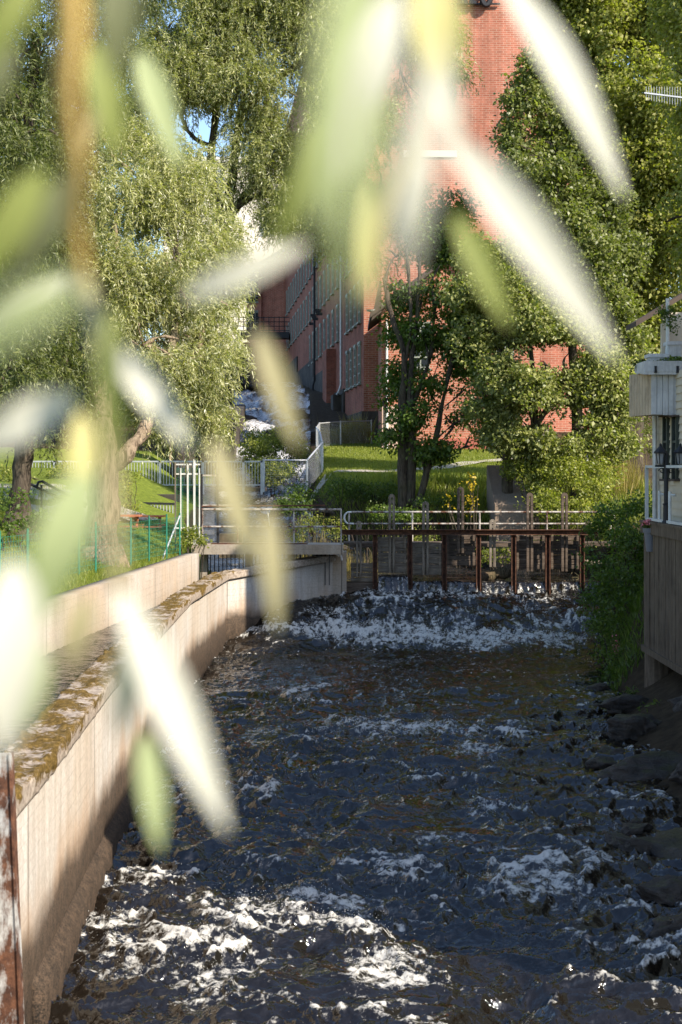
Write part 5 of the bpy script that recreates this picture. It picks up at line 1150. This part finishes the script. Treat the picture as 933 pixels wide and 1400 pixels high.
# ---- rocks
def rock(name, c, r, seed, lab, mat=None, group=None, rough=.5):
    import bmesh
    bm = bmesh.new(); bmesh.ops.create_icosphere(bm, subdivisions=5 if max(r) > .25 else 4, radius=1); me = bpy.data.meshes.new(name); bm.to_mesh(me); bm.free()
    n = len(me.vertices); co = np.empty(n * 3, np.float32); me.vertices.foreach_get('co', co); co = co.reshape(-1, 3)
    g = np.random.default_rng(seed)
    for k in range(17):         # flat facets
        d = unit(g, 1)[0]; h = g.uniform(.45, .78); s = co @ d; co -= np.clip(s - h, 0, 9)[:, None] * d * .9
    f = 1 + rough * .6 * n3(co[:, 0] * 1.6 + seed, co[:, 1] * 1.6, co[:, 2] * 1.6, seed) + rough * .25 * n3(co[:, 0] * 5 + seed, co[:, 1] * 5, co[:, 2] * 5, seed + 1) + rough * .08 * n3(co[:, 0] * 14, co[:, 1] * 14, co[:, 2] * 14, seed + 2)
    co = co * f[:, None] * np.asarray(r); me.vertices.foreach_set('co', co.ravel()); 
    o = link(name, me, mat or M['rock'], None, True, False); o.location = tuple(c); o.rotation_euler = (0, 0, g.uniform(-.25, .25)); return tag(o, lab, 'rock', group)
def W0(px, py, z=0.0): D = F * (ZC - z) / (py - HY); return P(px, py, D)
rock('rock', W0(860, 1015) + [.15, .5, .05], (.72, .5, .38), 1, 'mossy boulder jutting into the river below the deck pile')
rock('rock', W0(885, 1070) + [.25, .5, .0], (.95, .55, .42), 2, 'broad low moss-covered rock sloping into the water')
rock('rock', W0(870, 1165) + [.1, .15, .02], (.34, .26, .17), 3, 'bare grey pointed stone lying on the dark ledge')
rock('rock', W0(905, 1175) + [.35, .35, -.05], (.75, .6, .32), 4, 'long dark ledge under the bare pointed stone')
rock('rock', W0(790, 860) + [.5, .6, .0], (.8, .5, .30), 5, 'wet black rock at the foot of the sluice slope')
rock('rock', W0(800, 835, .4) + [.4, .3, .0], (.6, .4, .28), 6, 'small wet black rock under the bramble')
rock('rock', W0(818, 888) + [.35, .2, -.05], (.5, .35, .2), 7, 'flat dark stone at the weed edge')
rock('rock', W0(797, 1272) + [0, .0, -.02], (.13, .12, .13), 8, 'lone dark stone in the stream with water breaking round it')
rock('rock', W0(895, 1245) + [.2, .15, .05], (.36, .3, .25), 9, 'brown upright stone at the near dark water edge')
rock('rock', W0(930, 1290) + [.3, .2, .0], (.6, .5, .35), 10, 'dark shelf of rock at the lower corner of the river')
rock('rock', W0(928, 1090) + [.3, .3, .25], (.5, .45, .42), 11, 'rounded brown boulder behind the mossy rock')
rock('rock', W0(925, 1005) + [.5, .3, .35], (.6, .5, .4), 12, 'squarish stone with a bright moss cap by the thin pile')
rock('rock', W0(835, 975) + [.55, .3, .12], (.75, .35, .28), 13, 'dark angular stone block under the deck corner')
rock('rock', W0(693, 1057) + [0, 0, -.10], (.28, .2, .14), 14, 'submerged dark stone in midstream', rough=.2)
g = np.random.default_rng(66)
for k in range(22):
    y = g.uniform(13, 33); x = float(XR(y)) + g.uniform(-.25, .35); r_ = g.uniform(.07, .2)
    rock('rock', (x, y, -.02 + g.uniform(-.03, .05)), (r_ * 1.3, r_, r_ * .7), 100 + k, 'small dark wet stone at the edge of the right bank', None, 'small wet stones along the right bank', .6)
for k, (px, py, d, s) in enumerate(((445, 745, 43.6, .35), (465, 748, 43.4, .28), (400, 748, 43.8, .3), (425, 750, 43.7, .22), (380, 700, 50, .4), (440, 700, 48, .4))):
    c = P(px, py, d); rock('rock', c, (s, s * .8, s * .6), 30 + k, ['grey stone at the pool edge behind the pipe railing', 'smaller stone near the end of the pipe railing', 'stone in the shallows beyond the mesh panel', 'flat pool-edge stone between two larger ones', 'boulder beside the rapids below the footbridge', 'boulder on the ivy bank'][k], M['rock'])
for k, (px, py, d, s) in enumerate(((335, 575, 82, 1.0), (375, 600, 74, .9), (410, 570, 84, 1.2), (350, 545, 96, 1.3), (395, 590, 77, .8), (310, 585, 80, 1.1), (425, 600, 76, 1.2), (330, 530, 105, 1.8))):
    c = P(px, py, d); rock('rock', c, (s, s, s * .5), 50 + k, 'dark wet boulder in the upper falls', M['stone'], 'boulders in the upper falls')
# ------------------------------------------------------------------ hanging willow twigs close to the camera
def near_leaf_mat(name, c0, c1, under, trans):
    t = NT(name); uv = t.coord('UV'); o = t.coord('Object'); g = t.n('ShaderNodeNewGeometry')
    col = t.mix(t.noise(o, 18, 4), c0, c1); col = t.mix(g.outputs['Backfacing'], col, under)
    p = t.bsdf(col, .6, 0, None, .2); tr = t.n('ShaderNodeBsdfTranslucent'); t.l(t.mix(1.0, col, (1.5, 1.7, .6), 'MULTIPLY'), tr.inputs['Color'])
    mx = t.n('ShaderNodeMixShader'); mx.inputs[0].default_value = trans; t.l(p, mx.inputs[1]); t.l(tr.outputs[0], mx.inputs[2]); return t.done(mx.outputs[0])
NL = {'pale': near_leaf_mat('pale_willow_leaf', (.43, .425, .35), (.52, .51, .44), (.50, .50, .42), .12),
      'green': near_leaf_mat('green_willow_leaf', (.30, .35, .165), (.38, .415, .235), (.40, .43, .28), .32),
      'olive': near_leaf_mat('olive_willow_leaf', (.17, .20, .05), (.26, .28, .09), (.28, .30, .15), .3),
      'khaki': near_leaf_mat('khaki_willow_leaf', (.25, .225, .12), (.31, .28, .16), (.30, .27, .17), .15),
      'yellow': near_leaf_mat('yellow_willow_leaf', (.52, .47, .20), (.60, .54, .26), (.56, .51, .3), .3),
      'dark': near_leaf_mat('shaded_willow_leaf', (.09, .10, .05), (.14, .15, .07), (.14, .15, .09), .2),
      'stem': near_leaf_mat('yellow_twig_bark', (.60, .38, .11), (.70, .50, .18), (.62, .42, .13), .0),
      'stemd': near_leaf_mat('olive_twig_bark', (.22, .20, .10), (.30, .27, .14), (.22, .20, .1), .0)}
SUNV = np.array([math.sin(R(52)) * math.cos(R(38)), -math.cos(R(52)) * math.cos(R(38)), math.sin(R(38))])
def near_leaf(parent, x0, y0, x1, y1, wpx, kind, D, tilt=0.0, dz=0.0, curl=.08):
    """lanceolate leaf with a folded midrib from base (x0,y0) to tip (x1,y1); width wpx photo pixels"""
    a = P(x0, y0, D); b = P(x1, y1, D + dz); L = np.linalg.norm(b - a); d = (b - a) / L
    view = nrm(-(a + b) / 2 + np.array([0, 0, ZC])); 
    nn = nrm(view + SUNV * .5 + np.array([tilt, 0, 0])); s = nrm(np.cross(d, nn)); nn = np.cross(s, d)
    w = wpx * .78 * D / F; n = 15; V = []
    for i in range(n):
        t = i / (n - 1); hw = w / 2 * (math.sin(math.pi * min(1, t ** .8)) ** .8 if 0 < t < 1 else .02)
        c = a + d * L * t + nn * L * curl * math.sin(math.pi * t) + s * L * .03 * math.sin(2.5 * t)
        for k in (-1, -.5, 0, .5, 1): V.append(c + s * hw * k + nn * hw * .28 * abs(k))
    Q = [(i*5+k, i*5+k+1, (i+1)*5+k+1, (i+1)*5+k) for i in range(n-1) for k in range(4)]
    me = mesh_arrays('leaf', V, Q); return link('leaf', me, NL[kind], parent, True)
def twig(lab, stem, r, kind, D, leaves):
    p0 = P(stem[0][0], stem[0][1], stem[0][2] if len(stem[0]) > 2 else D); e = empty('willow_twig', p0, lab, 'twig', 'blurred willow twigs hanging before the view')
    m = MB(); limb(m, [P(s[0], s[1], s[2] if len(s) > 2 else D) for s in stem], r, r * .6, 8, 3, .0); m.build('stem', NL[kind], e, smooth=True)
    for l in leaves: near_leaf(e, *l[:6], D=l[6] if len(l) > 6 else D, tilt=l[7] if len(l) > 7 else 0)
twig('blurred twig with an orange-yellow stem and many pale leaves, hanging down the near left', [(90,-60,.42),(99,40,.43),(93,130,.44),(105,230,.46),(102,300,.48),(112,380,.5)], .0042, 'stem', .5,
     [(112,375,-40,470,62,'pale',.55),(105,540,-40,625,70,'pale',.5),(150,470,270,615,58,'pale',.58),(250,405,420,330,52,'pale',.52),(60,230,-30,400,70,'olive',.5),(190,70,250,230,55,'green',.75),(130,60,165,220,60,'olive',.6),(50,-40,-30,110,60,'olive',.5)])
twig('blurred olive-stemmed lower twig with long white leaves over the canal wall', [(112,380,.55),(140,480,.5),(152,600,.5),(158,700,.5),(160,805,.5)], .0038, 'stemd', .5,
     [(160,800,318,1135,80,'pale',.5),(20,760,10,1040,105,'pale',.42),(120,640,55,830,95,'green',.45),(112,560,118,720,52,'yellow',.55),(180,860,168,1010,55,'pale',.5),(196,1000,222,1165,48,'green',.6),(60,880,35,1000,50,'green',.55),(120,810,95,920,48,'khaki',.5),(290,600,352,770,52,'khaki',.6),(365,690,384,865,44,'khaki',.62),(350,450,412,615,48,'khaki',.62),(90,690,60,860,60,'green',.5),(110,380,-60,500,70,'green',.28)])
twig('blurred middle twig with broad pale green leaves in front of the brick mill', [(590,-60),(580,60),(570,160),(520,300),(505,420)], .0040, 'stemd', .5,
     [(610,180,850,490,82,'pale',.5),(680,-40,860,270,72,'pale',.62,.3),(575,150,552,365,68,'pale',.52),(500,-60,440,330,95,'green',.45),(545,-20,470,250,80,'pale',.42),(590,-50,605,150,90,'yellow',.5),(470,120,380,345,60,'olive',.55),(620,290,700,450,52,'olive',.6),(510,250,500,420,34,'yellow',.5),(535,-40,525,190,40,'olive',.6),(630,190,560,60,50,'pale',.5),(480,-90,445,330,70,'green',.28),(600,60,555,390,60,'pale',.28),(520,120,470,420,50,'green',.3)])
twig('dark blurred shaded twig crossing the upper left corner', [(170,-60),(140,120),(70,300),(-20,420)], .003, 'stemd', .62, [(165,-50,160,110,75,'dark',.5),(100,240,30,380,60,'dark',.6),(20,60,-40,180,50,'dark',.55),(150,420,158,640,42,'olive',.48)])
# ------------------------------------------------------------------ light, sky, camera
EL, AZ = 38.0, 52.0      # sun behind the camera, to its right
S = Vector(tuple(SUNV))
ld = bpy.data.lights.new('sun', 'SUN'); ld.energy = 5.0; ld.angle = R(.53); ld.color = (1.0, .90, .76)
so = bpy.data.objects.new('sun', ld); COL.objects.link(so); so.rotation_euler = S.to_track_quat('Z', 'Y').to_euler()
W = bpy.data.worlds.new('World'); SC.world = W; W.use_nodes = True; nt = W.node_tree; nt.nodes.clear()
sk = nt.nodes.new('ShaderNodeTexSky'); sk.sky_type = 'NISHITA'; sk.sun_disc = False; sk.sun_elevation = R(EL); sk.sun_rotation = math.atan2(S.x, S.y); sk.air_density = 1.0; sk.dust_density = .8; sk.ozone_density = 2.2
bg = nt.nodes.new('ShaderNodeBackground'); bg.inputs['Strength'].default_value = .15; ow = nt.nodes.new('ShaderNodeOutputWorld')
nt.links.new(sk.outputs[0], bg.inputs[0]); nt.links.new(bg.outputs[0], ow.inputs[0])
cd = bpy.data.cameras.new('camera'); cd.sensor_fit = 'VERTICAL'; cd.sensor_height = 36; cd.lens = F * 36 / 1400; cd.shift_y = -(HY * -1 + 700) / 1400
cd.clip_start = .05; cd.clip_end = 6000
cd.dof.use_dof = True; cd.dof.focus_distance = 36; cd.dof.aperture_fstop = 4.6; cd.dof.aperture_blades = 0
co_ = bpy.data.objects.new('camera', cd); COL.objects.link(co_); co_.location = (0, 0, ZC); co_.rotation_euler = (R(90), 0, 0); SC.camera = co_
SC.render.engine = 'CYCLES'; SC.view_settings.view_transform = 'Standard'; SC.view_settings.look = 'None'; SC.view_settings.exposure = .95; SC.view_settings.gamma = 1; SC.view_settings.use_curve_mapping = False
SC.cycles.use_denoising = True; SC.cycles.max_bounces = 6; SC.cycles.diffuse_bounces = 3; SC.cycles.glossy_bounces = 3; SC.cycles.transmission_bounces = 3; SC.cycles.transparent_max_bounces = 6
SC.cycles.sample_clamp_indirect = 6; SC.cycles.caustics_reflective = False; SC.cycles.caustics_refractive = False; SC.cycles.blur_glossy = .5
